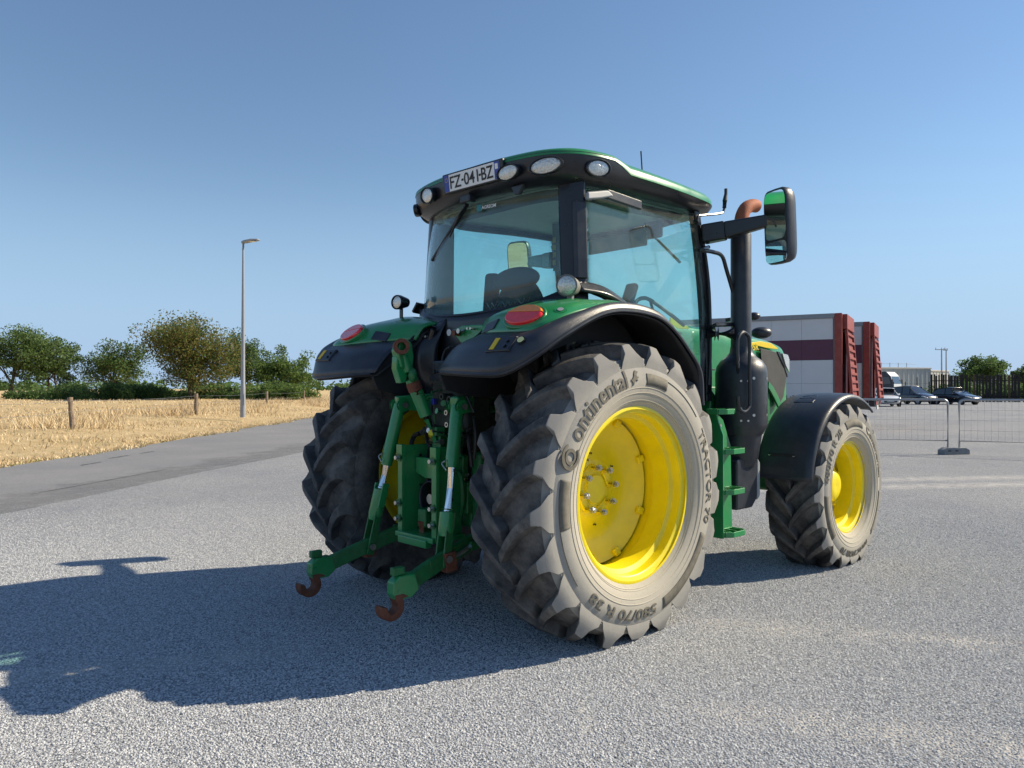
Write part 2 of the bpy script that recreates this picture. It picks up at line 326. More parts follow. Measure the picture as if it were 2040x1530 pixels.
GRAVEL = chip_material('grey stone chippings', [(0, (.14, .15, .165)), (.3, (.255, .268, .292)), (.7, (.36, .375, .402)), (1, (.47, .48, .505))], 92, .009, .30)
ASPH = chip_material('worn road asphalt', [(0, (.17, .175, .185)), (.5, (.235, .24, .255)), (1, (.31, .315, .33))], 130, .003, .12, False)
def field_material():
    m, N, L, p = nodes('dry summer grass'); g = N.new('ShaderNodeNewGeometry'); P = g.outputs['Position']
    a = noise(N, L, P, .16, 6); b = noise(N, L, P, 1.4, 8, .7); f = noise(N, L, P, 18, 6, .75)
    c = ramp(N, [(.25, (.38, .28, .14)), (.5, (.55, .42, .235)), (.75, (.68, .54, .34))]); L.new(b.outputs[0], c.inputs[0])
    q = mixc(N, L, maprange(N, L, a.outputs[0], .52, .75, 0, .45), c.outputs[0], (.30, .26, .11))
    q = mixc(N, L, maprange(N, L, f.outputs[0], .5, .75, 0, .5), q, (.36, .25, .13))
    L.new(q, p.inputs['Base Color']); p.inputs['Roughness'].default_value = .95; p.inputs['Specular IOR Level'].default_value = .1
    bb = N.new('ShaderNodeBump'); bb.inputs['Distance'].default_value = .06; L.new(f.outputs[0], bb.inputs['Height']); L.new(bb.outputs[0], p.inputs['Normal']); return m
DRY = field_material()
gm = MB(); gm.add([(-3000, -3000, -.03), (3000, -3000, -.03), (3000, 3000, -.03), (-3000, 3000, -.03)], [(0, 1, 2, 3)])
tag(gm.build('ground', DRY, smooth=0, fix=False), kind='structure')
# the yard, a thick sheet of chippings bounded by the road on one side
y = MB(); y.add([(-60, -120, 0), (105, -120, 0), (105, 60, 0), (60, 76, 0), (16.2, 30.2, 0), (8.2, 21.3, 0), (4, 16.4, 0), (.1, 12.3, 0), (-25.6, -15.2, 0), (-60, -52, 0)], [tuple(range(10))])
tag(y.build('gravel_yard', GRAVEL, smooth=0, fix=False), kind='structure')
rd = MB(); rd.add([(-14, -3.6, .004), (-1.86, 6.45, .004), (1.5, 9.35, .004), (4.4, 11.6, .004), (12, 18.5, .004), (40, 48, .004), (110, 124, .004), (103, 129, .004), (34, 51.6, .004), (14.98, 30.5, .004), (7.24, 21.73, .004), (3.04, 16.73, .004), (-.88, 12.6, .004), (-22, -9.9, .004)], [tuple(range(14))])
tag(rd.build('road', ASPH, smooth=0, fix=False), kind='structure')
def fz(d, s):                                      # height of the field at d metres beyond the road edge
    t = max(0, min(1, d / 5.5)); t = t * t * (3 - 2 * t)
    return .30 * t + .05 * math.sin(s * .35 + d * .5) * t + .10 * math.exp(-((s - 34) / 9) ** 2) * t
def fieldpt(d, s): p = VERGE[2] + VD * s + VN * d; return Vector((p.x, p.y, fz(d, s)))
def edge_d(s): return .18 * math.sin(s * .9) + .10 * math.sin(s * 2.7 + 1)
fm = MB(); SS = [-45 + i * 1.5 for i in range(90)] + [95 + 15 * i for i in range(40)]; DD = [0, .5, 1, 1.6, 2.3, 3, 4, 5.5, 8, 12, 20, 35, 60, 100, 200, 500]
fm.loft([[fieldpt(d + edge_d(s) * (1 if d < 3 else 0), s) + Vector((0, 0, -.05 if d == 0 else .0)) for d in DD] for s in SS], closed=False)
tag(fm.build('field', DRY, smooth=60, fix=True), kind='structure')
def worn_paint():
    m, N, L, p = nodes('worn white road paint'); g = N.new('ShaderNodeNewGeometry'); P = g.outputs['Position']
    n = noise(N, L, P, 42, 6, .8); n2 = noise(N, L, P, 5, 3); ad = N.new('ShaderNodeMath'); ad.operation = 'MULTIPLY'; L.new(n.outputs[0], ad.inputs[0]); L.new(n2.outputs[0], ad.inputs[1])
    p.inputs['Base Color'].default_value = (.66, .66, .64, 1); p.inputs['Roughness'].default_value = .9
    L.new(maprange(N, L, ad.outputs[0], .27, .36, 0, .75), p.inputs['Alpha']); return m
PAINT = worn_paint()
def stripe(a, b, w):
    a, b = Vector((*a, .004)), Vector((*b, .004)); n = Vector((-(b - a).y, (b - a).x, 0)).normalized() * w / 2
    q = MB(); q.add([a - n, b - n, b + n, a + n], [(0, 1, 2, 3)]); tag(q.build('painted_line', PAINT, smooth=0, fix=False), kind='structure')
TAR = pm('dark tar seam', (.075, .078, .085), .9, 0, .3, 12)
for a_, b_ in (((160, 927), (200, 920)), ((218, 913), (256, 907)), ((278, 903), (306, 899)), ((60, 985), (330, 935))):
    p_, q_ = on(*a_, 'z', .008), on(*b_, 'z', .008); n_ = Vector((-(q_ - p_).y, (q_ - p_).x, 0)).normalized() * (.05 if a_[0] > 100 else .018); pts_ = [p_.lerp(q_, k / 12) + n_ * random.uniform(-.6, .6) for k in range(13)]; o_ = MB()
    o_.loft([[c_ - n_ * random.uniform(.3, 1), c_ + n_ * random.uniform(.3, 1)] for c_ in pts_], closed=False); tag(o_.build('tar_seam', TAR, smooth=0, fix=False), kind='structure')
stripe((-.60, -1.30), (-1.30, -1.96), .075); stripe((13.6, 3.1), (8.4, -.85), .10); stripe((24, 2.5), (17, -4.0), .10); stripe((36, 9), (21, 5.2), .12)

# loose and bedded chippings of the near yard: too many to count
def stone_proto(k):
    b = bmesh.new(); bmesh.ops.create_icosphere(b, subdivisions=1, radius=.5); rr = random.Random(k)
    for v in b.verts: v.co = Vector((v.co.x * rr.uniform(.75, 1.25), v.co.y * rr.uniform(.6, 1.1), v.co.z * rr.uniform(.5, .8)))
    me = bpy.data.meshes.new('stone'); b.to_mesh(me); b.free(); return me
def stone_mat():
    m, N, L, p = nodes('loose chippings'); oi = N.new('ShaderNodeObjectInfo'); r = ramp(N, [(0, (.23, .24, .26)), (.2, (.36, .375, .40)), (.65, (.475, .49, .51)), (1, (.61, .62, .63))]); L.new(oi.outputs['Random'], r.inputs[0])
    L.new(r.outputs[0], p.inputs['Base Color']); p.inputs['Roughness'].default_value = .9; p.inputs['Specular IOR Level'].default_value = .25; return m
def chippings():
    # a sheet that covers the yard nearest the camera, from the lens out to a few metres beyond the tractor
    q = MB(); cs = [ld(-700, 1.9), ld(2740, 1.9), ld(2740, 12), ld(-700, 12)]
    q.loft([[cs[0].lerp(cs[1], i / 150).lerp(cs[3].lerp(cs[2], i / 150), j / 120) for i in range(151)] for j in range(121)], closed=False)
    o = q.build('loose_chippings', GRAVEL, smooth=0, fix=False)
    col = bpy.data.collections.new('stone shapes'); sm = stone_mat()
    for k in range(5):
        me = stone_proto(k); me.materials.append(sm); so = bpy.data.objects.new('stone_shape', me); col.objects.link(so)
    ng = bpy.data.node_groups.new('scatter chippings', 'GeometryNodeTree'); ng.interface.new_socket('Geometry', in_out='INPUT', socket_type='NodeSocketGeometry'); ng.interface.new_socket('Geometry', in_out='OUTPUT', socket_type='NodeSocketGeometry')
    N = ng.nodes; L = ng.links; gi = N.new('NodeGroupInput'); go = N.new('NodeGroupOutput')
    d = N.new('GeometryNodeDistributePointsOnFaces'); d.distribute_method = 'RANDOM'; d.inputs['Density'].default_value = 9000; d.inputs['Seed'].default_value = 3
    ci = N.new('GeometryNodeCollectionInfo'); ci.inputs['Collection'].default_value = col; ci.inputs['Separate Children'].default_value = True; ci.inputs['Reset Children'].default_value = True
    ip = N.new('GeometryNodeInstanceOnPoints'); ip.inputs['Pick Instance'].default_value = True
    rv = N.new('FunctionNodeRandomValue'); rv.data_type = 'FLOAT_VECTOR'; rv.inputs[0].default_value = (-.5, -.5, 0); rv.inputs[1].default_value = (.5, .5, 6.28)
    rs = N.new('FunctionNodeRandomValue'); rs.data_type = 'FLOAT'; rs.inputs[2].default_value = .0055; rs.inputs[3].default_value = .0145
    ps = N.new('GeometryNodeInputPosition'); vd = N.new('ShaderNodeVectorMath'); vd.operation = 'DISTANCE'; vd.inputs[1].default_value = (CAM.x, CAM.y, 0); L.new(ps.outputs[0], vd.inputs[0])
    fd = N.new('ShaderNodeMapRange'); fd.interpolation_type = 'SMOOTHSTEP'; L.new(vd.outputs['Value'], fd.inputs[0])
    for i_, v_ in zip((1, 2, 3, 4), (3.8, 11.5, 13000, 0)): fd.inputs[i_].default_value = v_
    tm_ = track_mask(N, L, ps.outputs[0]); iv = N.new('ShaderNodeMath'); iv.operation = 'MULTIPLY_ADD'; L.new(tm_, iv.inputs[0]); iv.inputs[1].default_value = -.85; iv.inputs[2].default_value = 1
    dots = []
    for v_ in (Vector((math.sin(YAW), -math.cos(YAW), 0)), Vector((math.cos(YAW), math.sin(YAW), 0))):
        q_ = N.new('ShaderNodeVectorMath'); q_.operation = 'DOT_PRODUCT'; sb = N.new('ShaderNodeVectorMath'); sb.operation = 'SUBTRACT'; L.new(ps.outputs[0], sb.inputs[0]); sb.inputs[1].default_value = (CAM.x, CAM.y, 0); L.new(sb.outputs[0], q_.inputs[0]); q_.inputs[1].default_value = v_; dots.append(q_.outputs['Value'])
    dv_ = N.new('ShaderNodeMath'); dv_.operation = 'DIVIDE'; L.new(dots[0], dv_.inputs[0]); L.new(dots[1], dv_.inputs[1]); da = N.new('ShaderNodeMath'); da.operation = 'ABSOLUTE'; L.new(dv_.outputs[0], da.inputs[0])
    sd_ = maprange(N, L, da.outputs[0], .72, 1.1, 1, 0); s2_ = N.new('ShaderNodeMath'); s2_.operation = 'MULTIPLY'; L.new(iv.outputs[0], s2_.inputs[0]); L.new(sd_, s2_.inputs[1]); iv = s2_
    dm = N.new('ShaderNodeMath'); dm.operation = 'MULTIPLY'; L.new(fd.outputs[0], dm.inputs[0]); L.new(iv.outputs[0], dm.inputs[1]); L.new(dm.outputs[0], d.inputs['Density'])
    L.new(gi.outputs[0], d.inputs['Mesh']); L.new(d.outputs['Points'], ip.inputs['Points']); L.new(ci.outputs[0], ip.inputs['Instance'])
    L.new(rv.outputs[0], ip.inputs['Rotation']); L.new(rs.outputs[1], ip.inputs['Scale']); L.new(ip.outputs[0], go.inputs[0])
    md = o.modifiers.new('scatter', 'NODES'); md.node_group = ng
    tag(o, 'grey stone chippings covering the yard around the tractor', 'gravel', kind='stuff')
chippings()

# ------------------------------------------------------------------ dry grass along the field
def blade_mesh(name, P, H, wid, mats, lean=.5):
    n = len(P); a = RNG.uniform(0, 2 * np.pi, n); l = RNG.normal(0, lean, (n, 2)) * H[:, None]
    d = np.stack([np.cos(a), np.sin(a), 0 * a], 1) * wid[:, None]
    V = np.empty((n, 3, 3)); V[:, 0] = P - d; V[:, 1] = P + d; V[:, 2] = P + np.stack([l[:, 0], l[:, 1], H], 1)
    me = bpy.data.meshes.new(name); me.vertices.add(n * 3); me.vertices.foreach_set('co', V.ravel()); me.loops.add(n * 3); me.loops.foreach_set('vertex_index', np.arange(n * 3))
    me.polygons.add(n); me.polygons.foreach_set('loop_start', np.arange(n) * 3); 
    for m in mats: me.materials.append(m)
    me.polygons.foreach_set('material_index', RNG.integers(0, len(mats), n)); me.update(calc_edges=True); return me
GR1 = pm('straw blade', (.62, .48, .28), .9, 0, .25, 3); GR2 = pm('bleached blade', (.72, .59, .39), .9, 0, .2, 3); GR3 = pm('brown blade', (.40, .28, .15), .9, 0, .3, 3); GR4 = pm('green blade', (.20, .21, .07), .9, 0, .3, 3)
def scatter_grass():
    P = []; H = []; Wd = []
    def put(d, s, h, w): p = fieldpt(d, s); P.append((p.x, p.y, p.z - .01)); H.append(h); Wd.append(w)
    for i in range(9000): s = RNG.uniform(-14, 40); put(edge_d(s) + abs(RNG.normal(0, .35)) + .02, s, RNG.uniform(.03, .10), .012)       # short kerb grass
    for i in range(26000): s = RNG.uniform(-12, 48); d = RNG.uniform(.6, 14); put(d, s, RNG.uniform(.03, .13) * (1 + .5 * math.sin(s * .7 + d)), .014)
    for i in range(22000): s = RNG.uniform(-10, 130) ; d = RNG.uniform(8, 75); put(d, s, RNG.uniform(.06, .18), .03)
    for c in range(46):                                                                      # taller tufts
        s0 = RNG.uniform(2, 60); d0 = RNG.uniform(3.0, 9)
        for i in range(130): put(d0 + RNG.normal(0, .45), s0 + RNG.normal(0, .6), RNG.uniform(.15, .5), .012)
    o = bpy.data.objects.new('dry_grass', blade_mesh('dry_grass', np.array(P), np.array(H), np.array(Wd), [GR1, GR2, GR1, GR3])); COL.objects.link(o)
    tag(o, 'dry straw coloured grass over the field beside the road', 'grass', kind='stuff')
    P.clear(); H.clear(); Wd.clear()
    for i in range(6000): s = RNG.uniform(-14, 30); put(edge_d(s) + abs(RNG.normal(0, .16)), s, RNG.uniform(.02, .07), .012)
    o = bpy.data.objects.new('kerb_grass', blade_mesh('kerb_grass', np.array(P), np.array(H), np.array(Wd), [GR4, GR1])); COL.objects.link(o)
    tag(o, 'thin line of greener grass along the edge of the road', 'grass', kind='stuff')
scatter_grass()

# ------------------------------------------------------------------ trees and bushes
def leafmat(name, col, var=.35):
    m, N, L, p = nodes(name); g = N.new('ShaderNodeNewGeometry'); r = ramp(N, [(0, tuple(c * (1 - var) for c in col)), (.6, col), (1, tuple(min(1, c * (1 + var)) for c in col))]); L.new(g.outputs['Random Per Island'], r.inputs[0])
    L.new(r.outputs[0], p.inputs['Base Color']); p.inputs['Roughness'].default_value = .6; p.inputs['Specular IOR Level'].default_value = .25
    tr = N.new('ShaderNodeBsdfTranslucent'); L.new(r.outputs[0], tr.inputs[0]); mx = N.new('ShaderNodeMixShader'); mx.inputs[0].default_value = .45
    L.new(p.outputs[0], mx.inputs[1]); L.new(tr.outputs[0], mx.inputs[2]); L.new(mx.outputs[0], N['Material Output'].inputs[0]); return m
LF = [leafmat('leaf mid green', (.105, .18, .05)), leafmat('leaf olive', (.18, .185, .05)), leafmat('leaf dark green', (.085, .15, .05)), leafmat('leaf light green', (.15, .22, .055)), leafmat('leaf grey green', (.115, .165, .075)), leafmat('leaf brown tipped', (.20, .165, .06))]
BARK = pm('grey bark', (.075, .06, .045), .9, 0, .35, 6, bump=.03, bscale=10)
def leaves(name, C, mats, size, parent, w=None):
    n = len(C); sz = RNG.uniform(.6, 1.3, n) * size; a = RNG.normal(size=(n, 3)); a /= np.linalg.norm(a, axis=1)[:, None]; b = RNG.normal(size=(n, 3)); b -= (b * a).sum(1)[:, None] * a; b /= np.linalg.norm(b, axis=1)[:, None]
    a *= sz[:, None]; b *= (sz * .5)[:, None]; V = np.empty((n, 4, 3)); V[:, 0] = C - a; V[:, 1] = C + b; V[:, 2] = C + a; V[:, 3] = C - b
    me = bpy.data.meshes.new(name); me.vertices.add(n * 4); me.vertices.foreach_set('co', V.ravel()); me.loops.add(n * 4); me.loops.foreach_set('vertex_index', np.arange(n * 4)); me.polygons.add(n); me.polygons.foreach_set('loop_start', np.arange(n) * 4)
    for m in mats: me.materials.append(m)
    me.polygons.foreach_set('material_index', RNG.choice(len(mats), n, p=w)); me.update(calc_edges=True)
    o = bpy.data.objects.new(name, me); COL.objects.link(o); o.parent = parent; return o
def tree(loc, h, spread, label, mats, wts, nl=9000, leaf=.16, trunk=.35, base=.28, seed=0, stems=1, flat=.75, lean=(0, 0), group=None, name='field_tree', cat='tree', clump=.85, nb=16, shape=None):
    rr = random.Random(seed); t = empty(name, loc, label, cat, group); tm = MB(); tips = []
    for q in range(stems):
        ang = rr.uniform(0, 6.28); off = Vector((math.cos(ang), math.sin(ang), 0)) * (trunk * 1.6 if stems > 1 else 0); ln = Vector((lean[0], lean[1], 0)) + off * 1.4
        top = off + ln * .8 + Vector((rr.uniform(-.3, .3), rr.uniform(-.3, .3), h * (base + .30)))
        P = cr([off + Vector((0, 0, -.15)), off * 1.2 + ln * .25 + Vector((rr.uniform(-.1, .1), rr.uniform(-.1, .1), h * base * .55)), off + ln * .5 + Vector((rr.uniform(-.2, .2), rr.uniform(-.2, .2), h * base)), top], 10)
        tm.tube(P, [trunk / stems ** .4 * (1 - .07 * i) for i in range(10)], 8)
        for k in range(nb // stems):
            st = P[rr.randint(3, 9)]; a = (k + rr.uniform(-.4, .4)) / (nb / stems) * 6.283 + q; u = rr.random() ** .7
            lev = rr.uniform(base + .05, .97); rad = spread * math.sqrt(max(.04, 1 - ((lev - base - .28) / (1 - base - .26)) ** 2)) * (.45 + .55 * u)
            tip = Vector((math.cos(a) * rad + ln.x, math.sin(a) * rad + ln.y, h * lev)); mid = st.lerp(tip, .5) + Vector((rr.uniform(-.3, .3), rr.uniform(-.3, .3), rr.uniform(-.1, .5)))
            L_ = cr([st, mid, tip], 7); tm.tube(L_, [trunk * .34 * (1 - .13 * i) for i in range(7)], 6); tips += [(L_[4], .8), (L_[5], 1), (L_[6], 1.1)]
            for j in range(3):
                s2 = L_[rr.randint(2, 5)]; e2 = s2 + Vector((rr.uniform(-1, 1), rr.uniform(-1, 1), rr.uniform(-.3, .9))).normalized() * spread * rr.uniform(.25, .5)
                tm.tube([s2, s2.lerp(e2, .5) + Vector((0, 0, .1)), e2], [trunk * .13, trunk * .09, trunk * .03], 5); tips += [(s2.lerp(e2, .6), .7), (e2, .9)]
    tm.build('trunk', BARK, t)
    C = []; tot = sum(w for _, w in tips)
    for p, w in tips:
        n = int(nl * w / tot); s = spread * .17 * clump * rr.uniform(.7, 1.35)
        q = RNG.normal(0, 1, (n, 3)); q *= (RNG.uniform(.2, 1, n) ** .5 / np.maximum(1e-3, np.linalg.norm(q, axis=1)))[:, None] * 1.5; q[:, 2] *= flat; C.append(np.array(p)[None] + q * s)
    C = np.concatenate(C); C = C[C[:, 2] > .12]
    leaves('crown', C, mats, leaf, t, wts); return t
def bush(loc, rx, h, label, mats, wts, nl=3500, leaf=.15, seed=0, group=None, name='bush'):
    rr = random.Random(seed); t = empty(name, loc, label, 'bush', group); tm = MB(); C = []
    for k in range(12):
        a = rr.uniform(0, 6.28); r_ = rx * rr.random() ** .6; e = Vector((math.cos(a) * r_, math.sin(a) * r_, h * rr.uniform(.45, .92) * math.sqrt(max(.1, 1 - (r_ / rx) ** 2 * .6))))
        tm.tube([Vector((e.x * .2, e.y * .2, -.1)), e * .55 + Vector((0, 0, .1)), e], [.06, .04, .015], 5)
        for q in range(3):
            n = nl // 36; c = Vector((e.x, e.y, e.z * (.25 + .33 * q))); g = RNG.normal(0, 1, (n, 3)); g *= (RNG.uniform(.1, 1, n) ** .45 / np.maximum(1e-3, np.linalg.norm(g, axis=1)))[:, None]
            C.append(np.array(c)[None] + g * np.array([rx * .38, rx * .38, h * .26])[None])
    tm.build('stem', BARK, t); C = np.concatenate(C); C = C[C[:, 2] > .05]; leaves('foliage', C, mats, leaf, t, wts); return t
G_T = 'trees at the far side of the dry field'; G_B = 'bushes at the far side of the dry field'
Z = .3
tree(ld(20, 84, Z), 8.2, 5.4, 'wide spreading wispy tree at the far left with bare leaning stems', [LF[0], LF[4], LF[3]], [.5, .3, .2], 17000, .13, .26, .34, 3, 3, .55, (1.2, .8), G_T, clump=1.0, nb=21)
tree(ld(105, 88, Z), 6.9, 3.6, 'feathery tree just right of the leftmost spreading tree', [LF[0], LF[4], LF[2]], [.45, .35, .2], 12000, .13, .22, .30, 5, 2, .6, (-.5, .5), G_T, nb=16)
tree(ld(235, 92, Z), 7.0, 4.0, 'airy dark green tree between the spreading tree and the olive tree', [LF[2], LF[0], LF[1]], [.45, .4, .15], 12000, .13, .22, .22, 8, 3, .8, (0, 0), G_T, nb=18)
tree(ld(388, 80, Z), 8.2, 5.2, 'dense olive brown tree with a round crown standing left of the street lamp', [LF[1], LF[5], LF[0]], [.45, .3, .25], 24000, .13, .24, .24, 13, 4, .8, (0, 0), G_T, clump=1.05, nb=26)
tree(ld(490, 90, Z), 7.3, 3.4, 'slender green tree directly behind the street lamp', [LF[0], LF[4]], [.6, .4], 10000, .13, .2, .26, 17, 2, .85, (.3, 0), G_T, nb=14)
tree(ld(560, 86, Z), 6.1, 3.3, 'light green ragged tree right of the street lamp', [LF[3], LF[0]], [.55, .45], 11000, .13, .2, .2, 22, 3, .85, (.2, -.3), G_T, nb=15)
for i, (px, dep, rx, h, lab, ms) in enumerate([
    (70, 80, 2.2, 1.6, 'low dark bush under the leftmost spreading tree', 2), (150, 79, 2.6, 2.4, 'dark bush below the feathery tree on the left', 2), (215, 77, 2.4, 2.6, 'glossy green bramble bush in front of the airy tree', 0),
    (285, 80, 2.5, 2.3, 'dark hedge bush left of the olive tree trunk', 2), (340, 84, 2.4, 2.0, 'shaded bush just left of the olive tree stems', 2), (440, 84, 2.4, 1.8, 'low shaded bush between olive tree and street lamp', 2),
    (505, 80, 2.0, 1.7, 'green bush at the foot of the street lamp tree', 0), (548, 78, 2.3, 3.0, 'bright green bush right of the street lamp', 3), (592, 77, 2.2, 2.5, 'bushy green shrub nearest the tractor tyre', 3)]):
    bush(ld(px, dep, Z), rx, h * .72, lab, [LF[ms], LF[2] if ms != 2 else LF[0]], [.7, .3], 4200, .13, 30 + i, G_B)
def far_wood():
    C = []
    for k in range(760):
        px = RNG.uniform(-1500, 4200); dep = RNG.uniform(330, 520); h = RNG.uniform(3.0, 7.0); r_ = RNG.uniform(4, 9); p = ld(px, dep, Z); n = 60
        g = RNG.normal(0, 1, (n, 3)); g /= np.linalg.norm(g, axis=1)[:, None]; C.append(np.array(p)[None] + np.array([0, 0, h * .45])[None] + g * np.array([r_, r_, h * .5])[None] * RNG.uniform(.5, 1, (n, 1)))
    o = leaves('distant_wood', np.concatenate(C), [LF[2], LF[0]], 1.1, None, [.6, .4]); tag(o, 'far off dark line of woodland on the horizon', 'woodland', kind='stuff')
far_wood()

# ------------------------------------------------------------------ street lamp, field posts
def street_lamp():
    b = fieldpt(4.0, 0); b = ld(484, 32.0, .33); t = empty('street_lamp', b, 'tall grey tapered street lamp at the edge of the field', 'street lamp')
    h = 7.25; GAL = pm('painted lamp steel', (.30, .32, .35), .5, .3, .08)
    MB().lathe([(-.1, .112), (.02, .112), (1.2, .10), (1.25, .092), (4.0, .068), (h - .25, .042), (h, .04)], ax=(0, 0, 1), n=12).build('pole', GAL, t)
    MB().box((0, 0, .65), (.02, .235, .45)).build('access_door', ALU, t, .004)
    d = Vector((math.sin(YAW), -math.cos(YAW), 0)) * .97 - Vector((math.cos(YAW), math.sin(YAW), 0)) * .2; d.normalize(); s = Vector((-d.y, d.x, 0))
    MB().tube([(0, 0, h - .28), (0, 0, h - .02), Vector((0, 0, h + .03)) + d * .06], [.055, .055, .045], 10).build('bracket', GAL, t)
    q = MB(); a0 = Vector((0, 0, h))
    rings = [[a0 + d * l + s * (wd * x) + Vector((0, 0, zz + hh * zz2)) for x, zz2 in ((-1, 0), (1, 0), (1, .6), (.6, 1), (-.6, 1), (-1, .6))] for l, wd, zz, hh in ((-.06, .06, -.02, .10), (.10, .13, 0, .11), (.4, .16, .05, .10), (.72, .13, .09, .045))]
    hd = q.loft(rings).build('lamp_head', GAL, t, .008)
    MB().box(a0 + d * .42 + Vector((0, 0, .042)), (.3, .2, .012), Matrix((d, s, Vector((0, 0, 1)))).transposed()).build('diffuser', LENS, hd)
street_lamp()
WOOD = pm('weathered post wood', (.23, .175, .125), .9, 0, .3, 7, bump=.02, bscale=25)
def field_post(px, dep, h, r, lean, label, seed):
    rr = random.Random(seed); q = MB(); P = [Vector((lean * i / 5 * h + rr.uniform(-.012, .012), rr.uniform(-.012, .012), -.15 + (h + .15) * i / 5)) for i in range(6)]
    q.tube(P, [r * rr.uniform(.86, 1.12) for _ in P], 9); o = q.build('fence_post', WOOD, bevel=.008, loc=ld(px, dep, Z)); o.rotation_euler.z = rr.uniform(0, 6)
    o.rotation_euler.z = YAW - R(90); return tag(o, label, 'fence post', 'wooden posts of the field fence')
PO = [(146, 22.6, .88, .075, -.12), (391, 33.5, .92, .085, 0), (533, 50, .95, .085, -.06), (606, 57, 1.0, .06, 0)]
for (a, l) in zip(PO, ['weathered leaning wooden post nearest the camera at the left', 'wooden fence post standing before the olive tree', 'small wooden post just right of the street lamp', 'thin far wooden post beside the bushy shrub']): field_post(*a, l, int(a[0]))
def wire(z0):
    q = MB(); pts = [ld(-60, 17, Z + z0)] + [ld(a[0], a[1], Z + z0 * (a[2] / .9)) for a in PO]
    for a, b in zip(pts, pts[1:]):
        q.tube([a.lerp(b, k / 8) - Vector((0, 0, .05 * math.sin(math.pi * k / 8))) for k in range(9)], .004, 4)
    return tag(q.build('fence_wire', ALU, fix=False), 'thin slack wire strung between the wooden field posts, ' + ('upper strand' if z0 > .6 else 'lower strand'), 'wire', 'wires of the field fence')
wire(.80); wire(.48)
# ------------------------------------------------------------------ right hand background
CAMR = Vector((math.sin(YAW), -math.cos(YAW), 0)); CAMF = Vector((math.cos(YAW), math.sin(YAW), 0))
UP = Vector((0, 0, 1))
def basis(px): a = math.atan((px - 1020) / FPX); return (CAMF * math.cos(a) + CAMR * math.sin(a)), (CAMR * math.cos(a) - CAMF * math.sin(a))
TWH = pm('dirty white trailer board', (.56, .57, .585), .5, 0, .06, 3, dust=.4, dscale=1.5, dcol=(.43, .42, .41))
TMA = pm('maroon trailer band', (.085, .016, .045), .5, 0, .12, 4, dust=.12, dcol=(.15, .1, .1))
TRD = pm('red trailer steel', (.25, .032, .024), .55, 0, .2, 6, dust=.3, dscale=6, dcol=(.30, .13, .09))
TGR = pm('grey trailer rail', (.22, .24, .26), .5, .3, .1, 6)
CHS = pm('dark chassis', (.03, .03, .033), .7, 0, .2, 8, dust=.4, dcol=(.12, .11, .1))
TYR = pm('road tyre', (.03, .03, .032), .8, 0, .2, 20, dust=.3, dcol=(.1, .1, .09))
def road_wheel(parent, c, r, w, ax, rimmat, dish=.02):
    ax = Vector(ax).normalized(); c = Vector(c); k = MB(); k.lathe([(-w / 2, r * .62), (-w / 2, r * .9), (-w * .38, r), (w * .38, r), (w / 2, r * .9), (w / 2, r * .62)], c, ax, 28)
    wo_ = MB(); wo_.lathe([(w * .5, r * .63), (w * .42, r * .6), (w * .2, r * .5), (w * .25 + dish, r * .22), (w * .3 + dish, r * .18), (w * .3 + dish, .001)], c, ax, 24)
    q = wo_.build('wheel', rimmat, parent); k.build('tyre', TYR, q); return q
